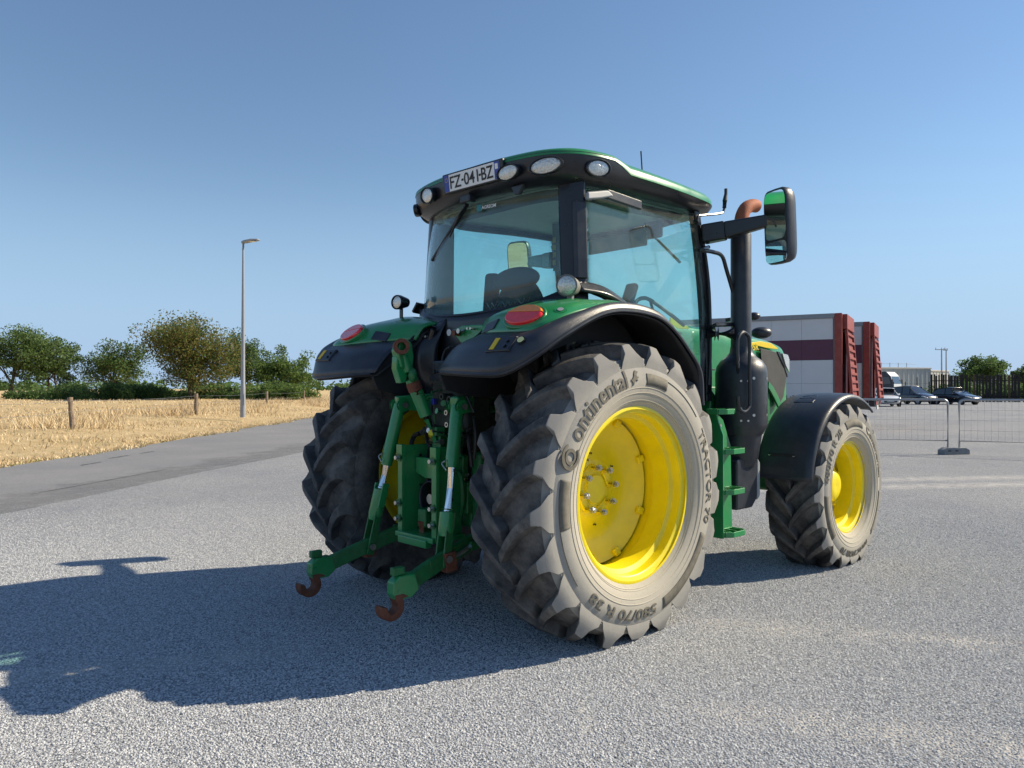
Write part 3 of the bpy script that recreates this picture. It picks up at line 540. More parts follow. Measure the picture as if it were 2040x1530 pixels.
def trailer(origin, sdir, label, L=13.6, top=4.0, full=True):
    # origin: rear corner of the side facing the yard; sdir runs forwards along the side, wdir across the back
    s = Vector((*sdir, 0)).normalized(); w = Vector((-s.y, s.x, 0)); w = -w if (w.dot(CAMF) < 0) else w
    rz = math.atan2(s.y, s.x); t = empty('ramp_trailer', origin, label, 'trailer', 'trailers parked beyond the barriers', rz)
    ws = 1 if w.dot(Vector((-s.y, s.x, 0))) > 0 else -1; Wd = 2.5
    z0, z1, z2, z3, z4 = 1.10, 1.62, 2.42, 3.12, 3.84; cols = 13; pw = (L - .5) / cols
    core = MB(); core.box((.4 + (L - .4) / 2, ws * Wd / 2, (z0 + z4) / 2), (L - .42, Wd - .06, z4 - z0 - .02)); core.build('body_core', TGR, t)
    for i in range(cols):                                                    # boards of the visible side, one by one
        x = .45 + pw * (i + .5)
        for (a, b, m, nm) in ((z0, z1, TWH, 'lower_board'), (z1, z2, TWH, 'side_board'), (z2, z3, TMA, 'band_board'), (z3, z4, TWH, 'upper_board')):
            MB().box((x, ws * .012, (a + b) / 2), (pw - .006, .05, b - a - .008)).build(nm, m, t)
        MB().bar((x, ws * -.03, z0 - .10), (x, ws * -.03, z0 + .12), .05, .02).build('strap', CHS, t)
    MB().box((L / 2 + .2, ws * .0, top - .08), (L - .4, .13, .16)).build('top_rail', TGR, t, .01)
    MB().box((L / 2 + .2, ws * (Wd), top - .08), (L - .4, .13, .16)).build('top_rail', TGR, t, .01)
    MB().box((L / 2 + .2, ws * Wd / 2, top - .03), (L - .4, Wd - .1, .05)).build('roof', TWH, t)
    for yy in (0, Wd): MB().box((.28, ws * (yy + (.0 if yy == 0 else 0)), (1.0 + top) / 2), (.24, .16, top - 1.0)).build('rear_post', TRD, t, .02)
    MB().box((.16, ws * Wd / 2, top - .28), (.3, Wd - .2, .5)).build('header', TRD, t, .015)
    MB().box((.3, ws * Wd / 2, 2.2), (.12, Wd - .18, 2.6)).build('rear_door', TMA, t)
    for c in (Wd / 2,):                                                     # the folded ramp, leaning on the back
        rp = MB(); rq = MB(); b0 = Vector((-.13, ws * c, 1.0)); b1 = Vector((.06, ws * c, 3.45)); d = b1 - b0
        for q in (-1.08, 1.08):
            (rp if q < 0 else rq).bar(b0 + Vector((0, ws * q, 0)), b1 + Vector((0, ws * q * .97, 0)), .10, .09, (1, 0, 0))
        ro = rp.build('ramp', TRD, t, .01); rq.build('ramp_rail', TRD, ro, .01)
        for k in range(9):
            p = b0 + d * ((k + .5) / 9); MB().bar(p + Vector((-.015, ws * -1.03, 0)), p + Vector((-.015, ws * 1.03, 0)), .07, .09).build('ramp_rib', TRD, ro, .008, seg=1)
        MB().bar(b0 + d * .02 + Vector((.03, 0, 0)), b1 + Vector((.03, 0, 0)), 2.1, .02, (1, 0, 0)).build('ramp_plate', TRD, ro)
    MB().box((L / 2, ws * Wd / 2, .98), (L - .3, 1.2, .22)).build('chassis', CHS, t)
    MB().box((.1, ws * Wd / 2, .86), (.25, Wd - .05, .2)).build('bumper', CHS, t, .01)
    MB().box((-.02, ws * .3, .9), (.06, .45, .14)).build('tail_lamp', REDL, t, .01); MB().box((-.02, ws * (Wd - .3), .9), (.06, .45, .14)).build('tail_lamp', REDL, t, .01)
    MB().box((-.03, ws * .75, .72), (.05, .52, .16)).build('number_plate', WHT, t)
    for ax_ in (2.2, 3.5, 4.8):
        for yy, sg in ((.16, -ws), (Wd - .16, ws)): road_wheel(t, (ax_, ws * yy, .5), .5, .32, (0, sg, 0), TGR)
    MB().cyl((9.2, ws * .4, .98), (9.2, ws * .4, .1), .07).build('support_leg', CHS, t); MB().cyl((9.2, ws * 2.1, .98), (9.2, ws * 2.1, .1), .07).build('support_leg', CHS, t)
    return t
SD = CAMR * -.87 + CAMF * .49; SD.normalize(); PD = CAMR * .49 + CAMF * .87; PD.normalize()
oA = CAM + CAMR * 11.30 + CAMF * 25.6; oA.z = 0
trailer(oA, (SD.x, SD.y), 'white trailer with maroon band and red ramps, the nearer of the two')
oB = oA + PD * 4.1 - SD * .55
trailer(oB, (SD.x, SD.y), 'white trailer with red ramps half hidden behind the nearer trailer')

# temporary barriers
def barrier(p0, p1, label, h=1.12):
    p0, p1 = Vector(p0), Vector(p1); d = (p1 - p0); Ln = d.length; rz = math.atan2(d.y, d.x)
    t = empty('mesh_barrier', p0, label, 'barrier', 'temporary mesh barriers across the yard', rz); r_ = .10; z0 = .22
    pts = [Vector((.03, 0, .05)), Vector((.03, 0, h - r_))] + [Vector((.03 + r_ - r_ * math.cos(a * R(15)), 0, h - r_ + r_ * math.sin(a * R(15)))) for a in range(1, 7)]
    pts += [Vector((Ln - .03 - r_ + r_ * math.sin(a * R(15)), 0, h - r_ + r_ * math.cos(a * R(15)))) for a in range(0, 6)] + [Vector((Ln - .03, 0, h - r_)), Vector((Ln - .03, 0, .05))]
    MB().tube(pts, .025, 10).build('frame', ALU, t); MB().cyl((.03, 0, z0), (Ln - .03, 0, z0), .015, n=8).build('lower_rail', ALU, t)
    for k in range(1, int(Ln / .125)): MB().cyl((k * .125, 0, z0), (k * .125, 0, h), .0030, n=5).build('mesh_wire', ALU, t, smooth=0)
    for k in range(1, 4): MB().cyl((.03, 0, z0 + k * .225), (Ln - .03, 0, z0 + k * .225), .0030, n=5).build('mesh_wire', ALU, t, smooth=0)
CONC = pm('grey barrier foot', (.20, .21, .22), .8, 0, .15, 15, bump=.003)
def foot(c, d, label):
    d = Vector(d).normalized(); s = Vector((-d.y, d.x, 0)); o = MB(); prof = [(-.32, 0), (.32, 0), (.32, .10), (.22, .15), (-.22, .15), (-.32, .10)]
    o.prism([Vector(c) + d * a + s * .11 + Vector((0, 0, b)) for a, b in prof], s * -.22)
    t = o.build('barrier_foot', CONC, bevel=.012); tag(t, label, 'barrier foot', 'feet of the temporary barriers')
    for a in (-.2, -.02): MB().box(Vector(c) + d * a - s * .112 + Vector((0, 0, .085)), (.07, .012, .022), Matrix.Rotation(math.atan2(d.y, d.x), 3, 'Z')).build('lifting_slot', DARK, t)
bf = on(1900, 905, 'z', 0); bdir = (on(1745, 887, 'z', 0.12) - on(1895, 890, 'z', .12)); bdir.z = 0; bdir.normalize()
barrier(bf + bdir * .08 + Vector((0, 0, .08)), bf + bdir * 3.45 + Vector((0, 0, .08)), 'galvanised mesh barrier panel between the front wheel and the grey foot')
b2 = (on(2040, 893, 'z', .14) - on(1906, 889, 'z', .14)); b2.z = 0; b2.normalize()
barrier(bf + b2 * .08 + Vector((0, 0, .08)), bf + b2 * 3.45 + Vector((0, 0, .08)), 'galvanised mesh barrier panel running out of the right edge')
foot(bf, CAMR * .98 + CAMF * .2, 'grey block foot where the two barriers meet')
foot(bf + bdir * 3.52, CAMR, 'grey block foot behind the front wheel'); foot(bf + b2 * 3.52, CAMR, 'grey block foot beyond the right edge')

# ------------------------------------------------------------------ cars
def car(loc, rz, label, paint, L=4.3, Wd=1.78, H=1.55, hood=.30, mpv=True, name='parked_car'):
    t = empty(name, loc, label, 'car', 'cars parked in front of the pole fence', rz); hw = Wd / 2
    # x forward; body sections: x, half width, z sill, z belt, crown height of that section
    S = [(-L / 2, .70, .42, .80, .86), (-L / 2 + .12, .88, .28, .86, .94), (-L / 2 + .55, .97, .22, .90, .96), (-.6, 1.0, .20, .92, .96), (.45, 1.0, .20, .92, .97), (L / 2 - 1.15, .99, .21, .90, 1.0), (L / 2 - .55, .95, .23, .80, .88), (L / 2 - .16, .84, .26, .66, .73), (L / 2, .62, .34, .55, .60)]
    rings = []
    for x, wf, zs, zb, zc in S:
        a = hw * wf; k = H / 1.55; rings.append([Vector((x, yy * a, zz * k)) for yy, zz in ((-.86, zs), (-.97, zs + .10), (-1, (zs + zb) / 2), (-.96, zb - .04), (-.88, zb + .02), (-.5, zc), (0, zc + .015), (.5, zc), (.88, zb + .02), (.96, zb - .04), (1, (zs + zb) / 2), (.97, zs + .10), (.86, zs), (0, zs - .02))])
    body = MB().loft(rings).build('body', paint, t, smooth=50)
    q = body.modifiers.new('s', 'SUBSURF'); q.levels = 1; q.render_levels = 1
    bx = L / 2 - 1.0 if mpv else L / 2 - 1.2; rx = -L / 2 + .20
    def gh(off): # greenhouse outline (side), scaled
        return [(rx - off, .90), (rx + .18 - off * .5, 1.18), (rx + .55, H - .10 + off), (-.35, H + off), (.25, H - .03 + off), (bx - .72, H - .22 + off), (bx + off, .93)]
    P = gh(0); ring = []
    for x, z in P:
        k = (z - .9) / (H - .9); a = hw * (.93 - .20 * k); ring.append([Vector((x, -a, z)), Vector((x, -a * .72, z + .02 * k)), Vector((x, 0, z + .035 * k)), Vector((x, a * .72, z + .02 * k)), Vector((x, a, z))])
    gl = MB().loft(ring, closed=False, caps=False); n = len(P)
    for sgn, col in ((0, 0), (1, 4)): gl.add([ring[i][col] for i in range(n)], [tuple(range(n))])
    gl.build('glasshouse', CARGL, t, smooth=40)
    rf = MB().loft([[r + Vector((0, 0, .012)) for r in ring[i]] for i in (2, 3, 4)], closed=False, caps=False); rf.build('roof', paint, t, solid=.02)
    for col, sg in ((0, -1), (4, 1)):
        fr = MB()
        for i, j in ((1, 2), (2, 3), (3, 4), (4, 5), (5, 6)): fr.bar(ring[i][col] + Vector((0, sg * .008, 0)), ring[j][col] + Vector((0, sg * .008, 0)), .05, .06)
        fr.build('window_frame', paint, t)
        for xx in (-.45, .42): MB().bar((xx, sg * hw * .945, .90), (xx - .05, sg * hw * .75, H - .05), .07, .03).build('door_pillar', BLKS, t)
        for xx in (-.30, .62): MB().box((xx - .35, sg * hw * .985, .80), (.18, .03, .03)).build('door_handle', paint, t, .008)
        MB().ell((bx - .42, sg * (hw + .08), .98), (.07, .10, .07)).build('wing_mirror', paint, t)
        hl = MB().curves([[(L / 2 - .52, sg * hw * .90, .80), (L / 2 - .32, sg * hw * .84, .76), (L / 2 - .12, sg * hw * .58, .66)], [(L / 2 - .45, sg * hw * .955, .70), (L / 2 - .20, sg * hw * .885, .66), (L / 2 - .02, sg * hw * .60, .58)]], 9, 4)
        hl.build('headlight', LENS, t, solid=.03)
        for xx in (-L / 2 + .80, L / 2 - .86): road_wheel(t, (xx, sg * (hw - .10), .31), .31, .2, (0, sg, 0), ALU, 0)
        for xx in (-L / 2 + .80, L / 2 - .86): MB().lathe([(0, .37), (.03, .36), (.03, .30), (0, .30)], (xx, sg * (hw - .02), .33), (0, sg, 0), 24).build('wheel_arch', DARK, t)
        MB().ell((-L / 2 + .10, sg * hw * .72, .82), (.06, .10, .12)).build('tail_light', REDL, t)
        MB().ell((L / 2 - .12, sg * hw * .66, .40), (.05, .07, .05)).build('fog_light', LENS, t)
    MB().box((L / 2 - .035, 0, .40), (.06, Wd * .56, .13)).build('air_intake', DARK, t, .02)
    MB().box((L / 2 - .01, 0, .56), (.03, Wd * .38, .045)).build('grille', BLKS, t, .01)
    MB().ell((L / 2 + .01, 0, .60), (.02, .06, .06)).build('badge', CHR, t)
    MB().box((L / 2 + .005, 0, .47), (.02, .5, .10)).build('number_plate', WHT, t)
    return t
CB = pm('anthracite car paint', (.022, .024, .034), .25, .3, .05, coat=1); CB2 = pm('black car paint', (.012, .014, .022), .22, .2, .05, coat=1); CW = pm('white car paint', (.75, .76, .77), .3, 0, .03, coat=1)
def cang(px, turn): f, r_ = basis(px); d = -f * math.cos(R(turn)) + r_ * math.sin(R(turn)); return math.atan2(d.y, d.x)
car(ld(1818, 70), cang(1818, 48), 'dark grey people carrier parked beside the white car', CB, 4.35, 1.8, 1.66)
car(ld(1904, 69), cang(1904, 50), 'black hatchback with sloping bonnet, the rightmost parked car', CB2, 4.2, 1.75, 1.52, mpv=False)
car(ld(1763, 62), cang(1763, 12), 'white hatchback showing only its nose past the trailers', CW, 4.0, 1.73, 1.46, mpv=False)
# lorry behind the trailers
def lorry(loc, rz):
    t = empty('lorry', loc, 'dark and white lorry cab standing behind the second trailer', 'lorry', None, rz); LW = pm('lorry white', (.62, .66, .68), .4, 0, .05); LD = pm('lorry dark grey', (.045, .05, .06), .5, 0, .1)
    prof = [(0, .7), (2.1, .7), (2.2, 1.3), (2.15, 2.0), (1.85, 3.0), (1.3, 3.55), (0, 3.6)]; MB().prism([(x, -1.2, z) for x, z in prof], (0, 2.4, 0)).build('cab', LD, t, .06); MB().prism([(x, -1.15, z) for x, z in ((2.215, .75), (2.24, 1.3), (2.2, 2.0), (1.92, 2.95), (1.4, 3.5), (1.35, 3.52), (1.7, 2.9), (2.05, 1.9))], (0, 2.3, 0)).build('nose_panel', LW, t, .03)
    MB().prism([(2.2, -1.05, 2.05), (1.9, -1.05, 2.95), (1.93, -1.05, 2.97), (2.23, -1.05, 2.07)], (0, 2.1, 0)).build('windscreen', CARGL, t)
    for yy in (-1.21, 1.21): MB().prism([(.9, yy, 2.0), (1.95, yy, 2.0), (1.7, yy, 2.85), (.9, yy, 2.85)], (0, .015 if yy > 0 else -.015, 0)).build('side_window', CARGL, t); MB().box((2.2, yy * 1.12, 2.3), (.12, .2, .6)).build('wing_mirror', LD, t, .03)
    MB().box((-3.0, 0, 2.3), (5.8, 2.45, 2.7)).build('load_body', LD, t, .03); MB().box((-3.0, 0, 2.1), (5.84, 2.49, .12)).build('side_stripe', pm('pale stripe', (.5, .35, .3), .6), t)
    MB().box((-2, 0, .75), (7, 1, .3)).build('chassis', CHS, t)
    for xx in (1.2, -3.2, -4.5):
        for sg in (-1, 1): road_wheel(t, (xx, sg * 1.05, .5), .5, .3, (0, sg, 0), TGR)
lorry(ld(1752, 96), cang(1752, 66))
# pole fence, buildings, mast, distant trees
def pole_fence():
    PF = [pm('dark fence timber', (.022, .018, .016), .85, 0, .3, 5), pm('brown fence timber', (.085, .050, .030), .85, 0, .3, 5), pm('pale fence timber', (.30, .27, .24), .8, 0, .2, 5)]
    a = ld(1856, 84); b = ld(2300, 79); t = empty('pole_fence', a, 'dark fence of tall upright timber poles at the back of the yard', 'fence'); d = b - a; n = 150; rr = random.Random(5)
    q = [MB() for _ in range(3)]; u = Vector((-d.y, d.x, 0)).normalized(); x = 0.0; Ln = d.length; dn = d.normalized()
    while x < Ln:
        w = rr.choice([.12, .16, .20, .26]); h = 2.95 + rr.uniform(-.12, .12) ; k = 0 if rr.random() < .8 else (1 if rr.random() < .75 else 2)
        o = MB(); o.box((0, 0, h / 2), (w, .10, h)); p = o.build('fence_pole', PF[k], t, .01, seg=1); p.location = dn * x + u * rr.uniform(-.04, .04); p.rotation_euler.z = math.atan2(d.y, d.x)
        x += w + rr.choice([.05, .09, .14, .26, .10])
    for z in (.6, 2.3): MB().bar(dn * 0 + u * .1 + UP * z, d + u * .1 + UP * z, .05, .10).build('rail', PF[0], t)
pole_fence()
def wire_mesh_fence():
    a = ld(1780, 86); b = ld(1856, 84); d = b - a; t = empty('wire_fence', a, 'thin wire fence with dark posts left of the pole fence', 'fence')
    for k in range(4): MB().cyl(d * (k / 3.2), d * (k / 3.2) + UP * (2.7 if k == 2 else 2.2), .05, n=8).build('post', BLKS, t)
    for z in (.5, 1.0, 1.5, 2.0): MB().cyl(UP * z, d + UP * z, .012, n=5).build('wire', BLKS, t)
wire_mesh_fence()
def building(px0, px1, dep, h, label, col, roofcol, det=True):
    a = ld(px0, dep); b = ld(px1, dep * 1.03); d = b - a; rz = math.atan2(d.y, d.x); t = empty('warehouse', a, label, 'building', 'far pale warehouses', rz); Ln = d.length
    M_ = pm('cladding %d' % px0, col, .6, 0, .04, .4); sg = 1
    MB().box((Ln / 2, 15, h / 2), (Ln, 30, h)).build('wall', M_, t)
    n = max(2, int(Ln / 1.2))
    for k in range(n + 1): MB().box((Ln * k / n, -.04, h / 2), (.10, .06, h - .3)).build('cladding_rib', M_, t)
    MB().box((Ln / 2, 15, h + .15), (Ln + .3, 30.3, .3)).build('parapet', pm('trim %d' % px0, roofcol, .5), t, .02)
    if det:
        for k in range(5): MB().cyl((Ln * (k + .6) / 6, 3, h + .3), (Ln * (k + .6) / 6, 3, h + 1.3), .07, n=6).build('roof_pole', ALU, t)
        MB().cyl((Ln * .1, 3, h + 1.1), (Ln * .95, 3, h + 1.1), .05, n=6).build('roof_rail', ALU, t)
building(1752, 1854, 150, 5.4, 'pale blue grey warehouse behind the parked cars', (.36, .43, .48), (.55, .58, .6))
building(1854, 1890, 165, 5.2, 'smaller light grey shed right of the warehouse', (.46, .48, .49), (.5, .5, .5), False)
building(1300, 1751, 175, 5.0, 'long low shed hidden behind the trailers', (.42, .45, .47), (.5, .5, .5), False)
building(1990, 2300, 170, 4.2, 'low blue grey shed behind the pole fence', (.34, .38, .44), (.4, .42, .45), False)
def mast(px, dep, h, label, w):
    t = empty('utility_mast', ld(px, dep), label, 'utility mast', 'thin masts beyond the yard'); MB().cyl((0, 0, 0), (0, 0, h), .14, .09, n=8).build('pole', ALU, t)
    MB().bar(CAMR * -w + UP * (h - .1), CAMR * w * .6 + UP * (h - .1), .12, .12).build('crossarm', ALU, t)
    for k in (-.9, 0, .5): MB().cyl(CAMR * w * k + UP * (h - .1), CAMR * w * k + UP * (h + .25), .05, n=6).build('insulator', ALU, t)
mast(1876, 130, 8.2, 'tall thin mast with a crossarm above the pole fence', 1.1); mast(1885, 140, 8.6, 'thinner mast just right of the tall mast', .5)
tree(ld(1962, 150, 0), 7.3, 4.6, 'round dark tree rising above the pole fence', [LF[2], LF[0]], [.6, .4], 9000, .24, .3, .35, 51, 3, .8, (0, 0), 'trees beyond the pole fence', nb=24)
tree(ld(2046, 150, 0), 6.0, 2.6, 'tree cut by the right edge above the pole fence', [LF[2], LF[4]], [.6, .4], 5000, .24, .3, .3, 53, 2, .8, (0, 0), 'trees beyond the pole fence', nb=16)
def hedge_right():
    for i, px in enumerate([1905, 1955, 2005, 2055]): bush(ld(px, 92, 0), 3.0, 2.4, ['dark hedge bush behind the left half of the pole fence', 'dark hedge bush below the round far tree', 'dark green hedge bush right of the round far tree', 'hedge bush at the right edge behind the poles'][i], [LF[2], LF[0]], [.6, .4], 2500, .2, 70 + i, 'hedge behind the pole fence', 'hedge_bush')
hedge_right()
# ------------------------------------------------------------------ the tractor: x forward, y left, rear axle above the origin
TR = empty('tractor', (0, 0, 0), 'green farm tractor with yellow wheels and black fenders parked on the gravel', 'tractor')
ZR, ZF, WB = .833, .636, 2.765
def wheel(name, cx, cy, cz, side, steer, rt, rc, wt, rimr, rimw, nl, front, lugphase):
    """side -1 = right hand wheel (outside faces -y); w below grows towards the outside"""
    k = rc / .842; kw = wt / .285; ax = Vector((0, side, 0))
    # rim barrel and disc
    rm = MB(); a, b = rimw / 2, rimr
    outer = [(a + .006, b - .004), (a + .004, b + .004), (a - .003, b + .006), (a - .008, b), (a - .010, b - .018), (a - .018, b - .028), (a - .07, b - .032), (a - .085, b - .058), (a - .20, b - .062), (a - .215, b - .036), (-a + .02, b - .03), (-a + .01, b - .018), (-a + .008, b), (-a, b + .006), (-a - .006, b)]
    prof = outer + [(w, r - .010) for w, r in reversed(outer)]
    rm.lathe(prof, ax=ax, n=72, closed=True)
    if not front:
        rm.lathe([(-.075, .0005), (-.075, .085), (-.088, .092), (-.088, .172), (-.095, .185), (-.125, .26), (-.120, .33), (-.085, .395), (-.062, .425), (-.050, .446)], ax=ax, n=64)
        rm.lathe([(-.050, .446), (-.068, .446), (-.10, .41), (-.14, .33), (-.145, .25), (-.115, .18), (-.11, .0005)], ax=ax, n=64)
    else:
        rm.lathe([(-.02, .0005), (-.02, .13), (-.03, .16), (-.06, .21), (-.075, .26), (-.06, .30), (-.045, .31)], ax=ax, n=56); rm.lathe([(-.045, .31), (-.08, .312), (-.10, .26), (-.09, .2), (-.05, .12), (-.05, .0005)], ax=ax, n=56)
    wh = rm.build(name, YEL, TR, smooth=40); wh.location = (cx, cy, cz); wh.rotation_euler = (0, 0, steer)
    s = side
    def P(r, th, w): return Vector((r * math.cos(th), s * w, r * math.sin(th)))
    if not front:
        for i in range(8):                                             # weld tabs between disc and rim
            th = R(22 + i * 45); MB().bar(P(.405, th, -.052), P(.452, th, -.040), .045, .028, (0, 1, 0)).build('rim_tab', YEL, wh, .008)
        for i in range(8):
            th = R(10 + i * 45); MB().cyl(P(.137, th, -.088), P(.137, th, -.040), .025, n=16).build('stud_sleeve', YEL, wh)
            MB().cyl(P(.137, th, -.042), P(.137, th, -.022), .0215, n=6).cyl(P(.137, th, -.022), P(.137, th, -.012), .012, n=8).build('wheel_nut', STEEL, wh, .002, smooth=20)
        for i in range(4):
            th = R(32 + i * 90); MB().bar(P(.137, th - R(22), -.083), P(.137, th + R(22), -.083), .05, .02, (0, 1, 0)).build('hub_pad', YEL, wh, .006)
        for i in range(6): MB().cyl(P(.22, R(35 + 60 * i), -.110), P(.22, R(35 + 60 * i), -.095), .007, n=8).build('hole_plug', DARK, wh)
    else:
        MB().lathe([(-.02, .145), (.03, .142), (.065, .13), (.085, .10), (.09, .05), (.085, .0005)], ax=ax, n=36).build('planetary_hub', YEL, wh, smooth=45)
        for i in range(10): MB().cyl(P(.185, R(36 * i), -.045), P(.185, R(36 * i), -.015), .015, n=6).build('wheel_nut', STEEL if i % 2 else YEL, wh, smooth=20)
        for i in range(8):
            th = R(10 + i * 45); MB().bar(P(.285, th, -.035), P(.335, th, -.03), .075, .04, (0, 1, 0)).build('rim_tab', YEL, wh, .012)
        MB().box(P(.345, R(60), .05), (.012, .02, .03), rotm('Y', 30)).build('valve', DARK, wh)
    # carcass
    ta = [(-.222, .496), (-.235, .515), (-.26, .55), (-.278, .60), (-.285, .66), (-.280, .70), (-.262, .765), (-.235, .805), (-.18, .828), (-.10, .838), (0, .842)]
    hp = []
    for i, (w, r) in enumerate(ta):
        f = (r - .496) / (.842 - .496); hp.append((w * kw, rimr - .01 + f * (rc - rimr + .01)))
    hp[0] = (-rimw / 2 + .012, rimr - .014)
    full = hp + [(-w, r) for w, r in reversed(hp[:-1])]
    tv = MB(); tv.lathe(full, ax=ax, n=96, mis=[1 if (i >= len(full) - 1 - 7) else 0 for i in range(len(full) - 1)])
    tv.v = [(x, y_, max(z, -cz + .004)) for x, y_, z in tv.v]
    if front: pass
    tv.build('tyre', [RUB, SIDE_F if front else SIDE_R], wh, smooth=50, fix=True)
    # lugs: rows on the outer and inner half, staggered, chevron nose leading
    def lug(row):
        ws_ = [.024, -.05, -.12, -.19, -.238, -.257, -.270]; rt_ = [.886, .886, .884, .880, .872, .838, .792]; rb_ = [.80, .80, .797, .785, .77, .75, .72]
        ph = [0, -.10, -.182, -.245, -.28, -.292, -.298]; wd = [.056, .058, .062, .066, .070, .105, .20]; q = MB(); rings = []
        for w, a_, b_, f, d in zip(ws_, rt_, rb_, ph, wd):
            w_, a_, b_ = w * kw, rc + (a_ - .842) * (rt - rc) / .043 if a_ > .842 else rimr + (a_ - .508) / (.842 - .508) * (rc - rimr), b_ * k
            f = f * (1.0 if not front else 1.28); d = d * (k ** .5 if front else 1); dd = d / 2 / a_; db = (d / 2 + .016) / b_
            wt_ = w_ if w > -.25 else w_ - .004
            def Q(r, th, ww): return Vector((r * math.cos(th), s * (-ww) * row, r * math.sin(th)))
            rings.append([Q(b_, f - db, w_ * (.97 if w < -.2 else 1)), Q(a_, f - dd, wt_), Q(a_ + .0015, f, wt_), Q(a_, f + dd, wt_), Q(b_, f + db, w_ * (.97 if w < -.2 else 1))])
        q.loft(rings)
        nface = len(rings) - 1
        if row > 0:
            for i in range(nface):
                if i >= 4:
                    for j in range(5): q.m[i * 5 + j] = 1
            q.m[-1] = 1
        return q
    protos = {}
    for row in (1, -1):
        q = lug(row); protos[row] = (q, q.mesh('lug', [RUB, SIDE_F if front else SIDE_R], 40, True))
        bvm = None
        for i in range(nl):
            ang = lugphase + (i + (.5 if row < 0 else 0)) * 2 * math.pi / nl
            V = [(x * math.cos(ang) - z * math.sin(ang), y_, x * math.sin(ang) + z * math.cos(ang)) for x, y_, z in q.v]
            if min(v[2] for v in V) < -cz + .004:
                u = MB(); u.v = [(x, y_, max(z, -cz + .003)) for x, y_, z in V]; u.f = list(q.f); u.m = list(q.m); o = u.build('lug', [RUB, SIDE_F if front else SIDE_R], wh, smooth=40)
            else:
                o = bpy.data.objects.new('lug', protos[row][1]); COL.objects.link(o); o.parent = wh; o.rotation_euler = (0, -ang, 0)
            m = o.modifiers.new('bevel', 'BEVEL'); m.width = .005; m.segments = 2; m.limit_method = 'ANGLE'; m.angle_limit = R(38)
    return wh
def arc_text(wh, txt, side, r0, h, a0, a1, w, mat, bold=.0, relief=.0035, name='lettering'):
    """text bent round the sidewall from angle a0 to a1 (degrees, in the view of the outside), foot of the letters at radius r0"""
    V, F, x0, x1 = text_mb(txt, 1.0, bold, cuts=True); ym = max(v.y for v in V); q = MB(); out = []
    for v in V:
        f = (v.x - x0) / (x1 - x0); th = R(a0 + (a1 - a0) * f); r = r0 + h * v.y / ym; out.append(Vector((r * math.cos(th), side * (w(r) + relief), r * math.sin(th))))
    q.add(out, F); return q.build(name, mat, wh, smooth=0, fix=True, solid=.003)
def arc_band(wh, side, r0, r1, a0, a1, w, mat, name='sidewall_panel', off=.0025):
    q = MB(); n = 24; q.loft([[Vector((r * math.cos(R(a)), side * (w(r) + off), r * math.sin(R(a)))) for r in (r0, (r0 + r1) / 2, r1)] for a in [a0 + (a1 - a0) * i / n for i in range(n + 1)]], closed=False)
    return q.build(name, mat, wh, smooth=60, solid=.004)
def sidew(pts):
    pts = sorted(pts)
    def f(r):
        for (r0, w0), (r1, w1) in zip(pts, pts[1:]):
            if r <= r1: return w0 + (w1 - w0) * max(0, (r - r0)) / (r1 - r0)
        return pts[-1][1]
    return f
RW = dict(rt=.888, rc=.824, wt=.285, rimr=.508, rimw=.456, nl=21, front=False)
FW = dict(rt=.698, rc=.632, wt=.24, rimr=.381, rimw=.36, nl=20, front=True)
rwR = wheel('rear_wheel', 0, -.95, ZR, -1, 0, lugphase=R(10.9 + 16.5), **RW)
rwL = wheel('rear_wheel', 0, .95, ZR, 1, 0, lugphase=R(14), **RW)
fwR = wheel('front_wheel', WB, -1.034, ZF, -1, R(1.2), lugphase=R(5), **FW)
fwL = wheel('front_wheel', WB, 1.034, ZF, 1, R(1.2), lugphase=R(9), **FW)
swr0 = sidew([(.515, .235), (.55, .26), (.60, .278), (.66, .285), (.70, .280), (.765, .262)]); swr = lambda r: swr0(.496 + (r - .498) / (.824 - .498) * .346)
# outside face of a right hand wheel: angles are measured in the x-z plane, letters read clockwise
arc_text(rwR, 'ontinental', -1, .634, .098, 149, 103, swr, RUBL, .014)
def big_c():
    q = MB(); rr_ = lambda t: (.080 if t else .052)
    th0 = R(157.5); c = Vector((.675 * math.cos(th0), 0, .675 * math.sin(th0))); e_t = Vector((-math.sin(th0), 0, math.cos(th0))); e_r = Vector((math.cos(th0), 0, math.sin(th0)))
    pts = lambda rx, ry, a: c + e_r * (ry * math.sin(R(a))) - e_t * (rx * math.cos(R(a)))
    ring = [[pts(.072, .066, a), pts(.072 - th * 1.2, .066 - th * 1.2, a)] for a, th in [(40 + i * 10, .010 + .008 * math.sin(i / 28 * math.pi)) for i in range(29)]]
    ring = [[Vector((p.x, -(swr(.66) + .004), p.z)) for p in r] for r in ring]; q.loft(ring, closed=False)
    ring = [[pts(.044, .040, a), pts(.025, .026, a)] for a in range(0, 361, 15)]; ring = [[Vector((p.x, -(swr(.66) + .004), p.z)) for p in r] for r in ring]; q.loft(ring, closed=False)
    q.build('lettering', RUBL, rwR, smooth=0, solid=.006)
big_c()
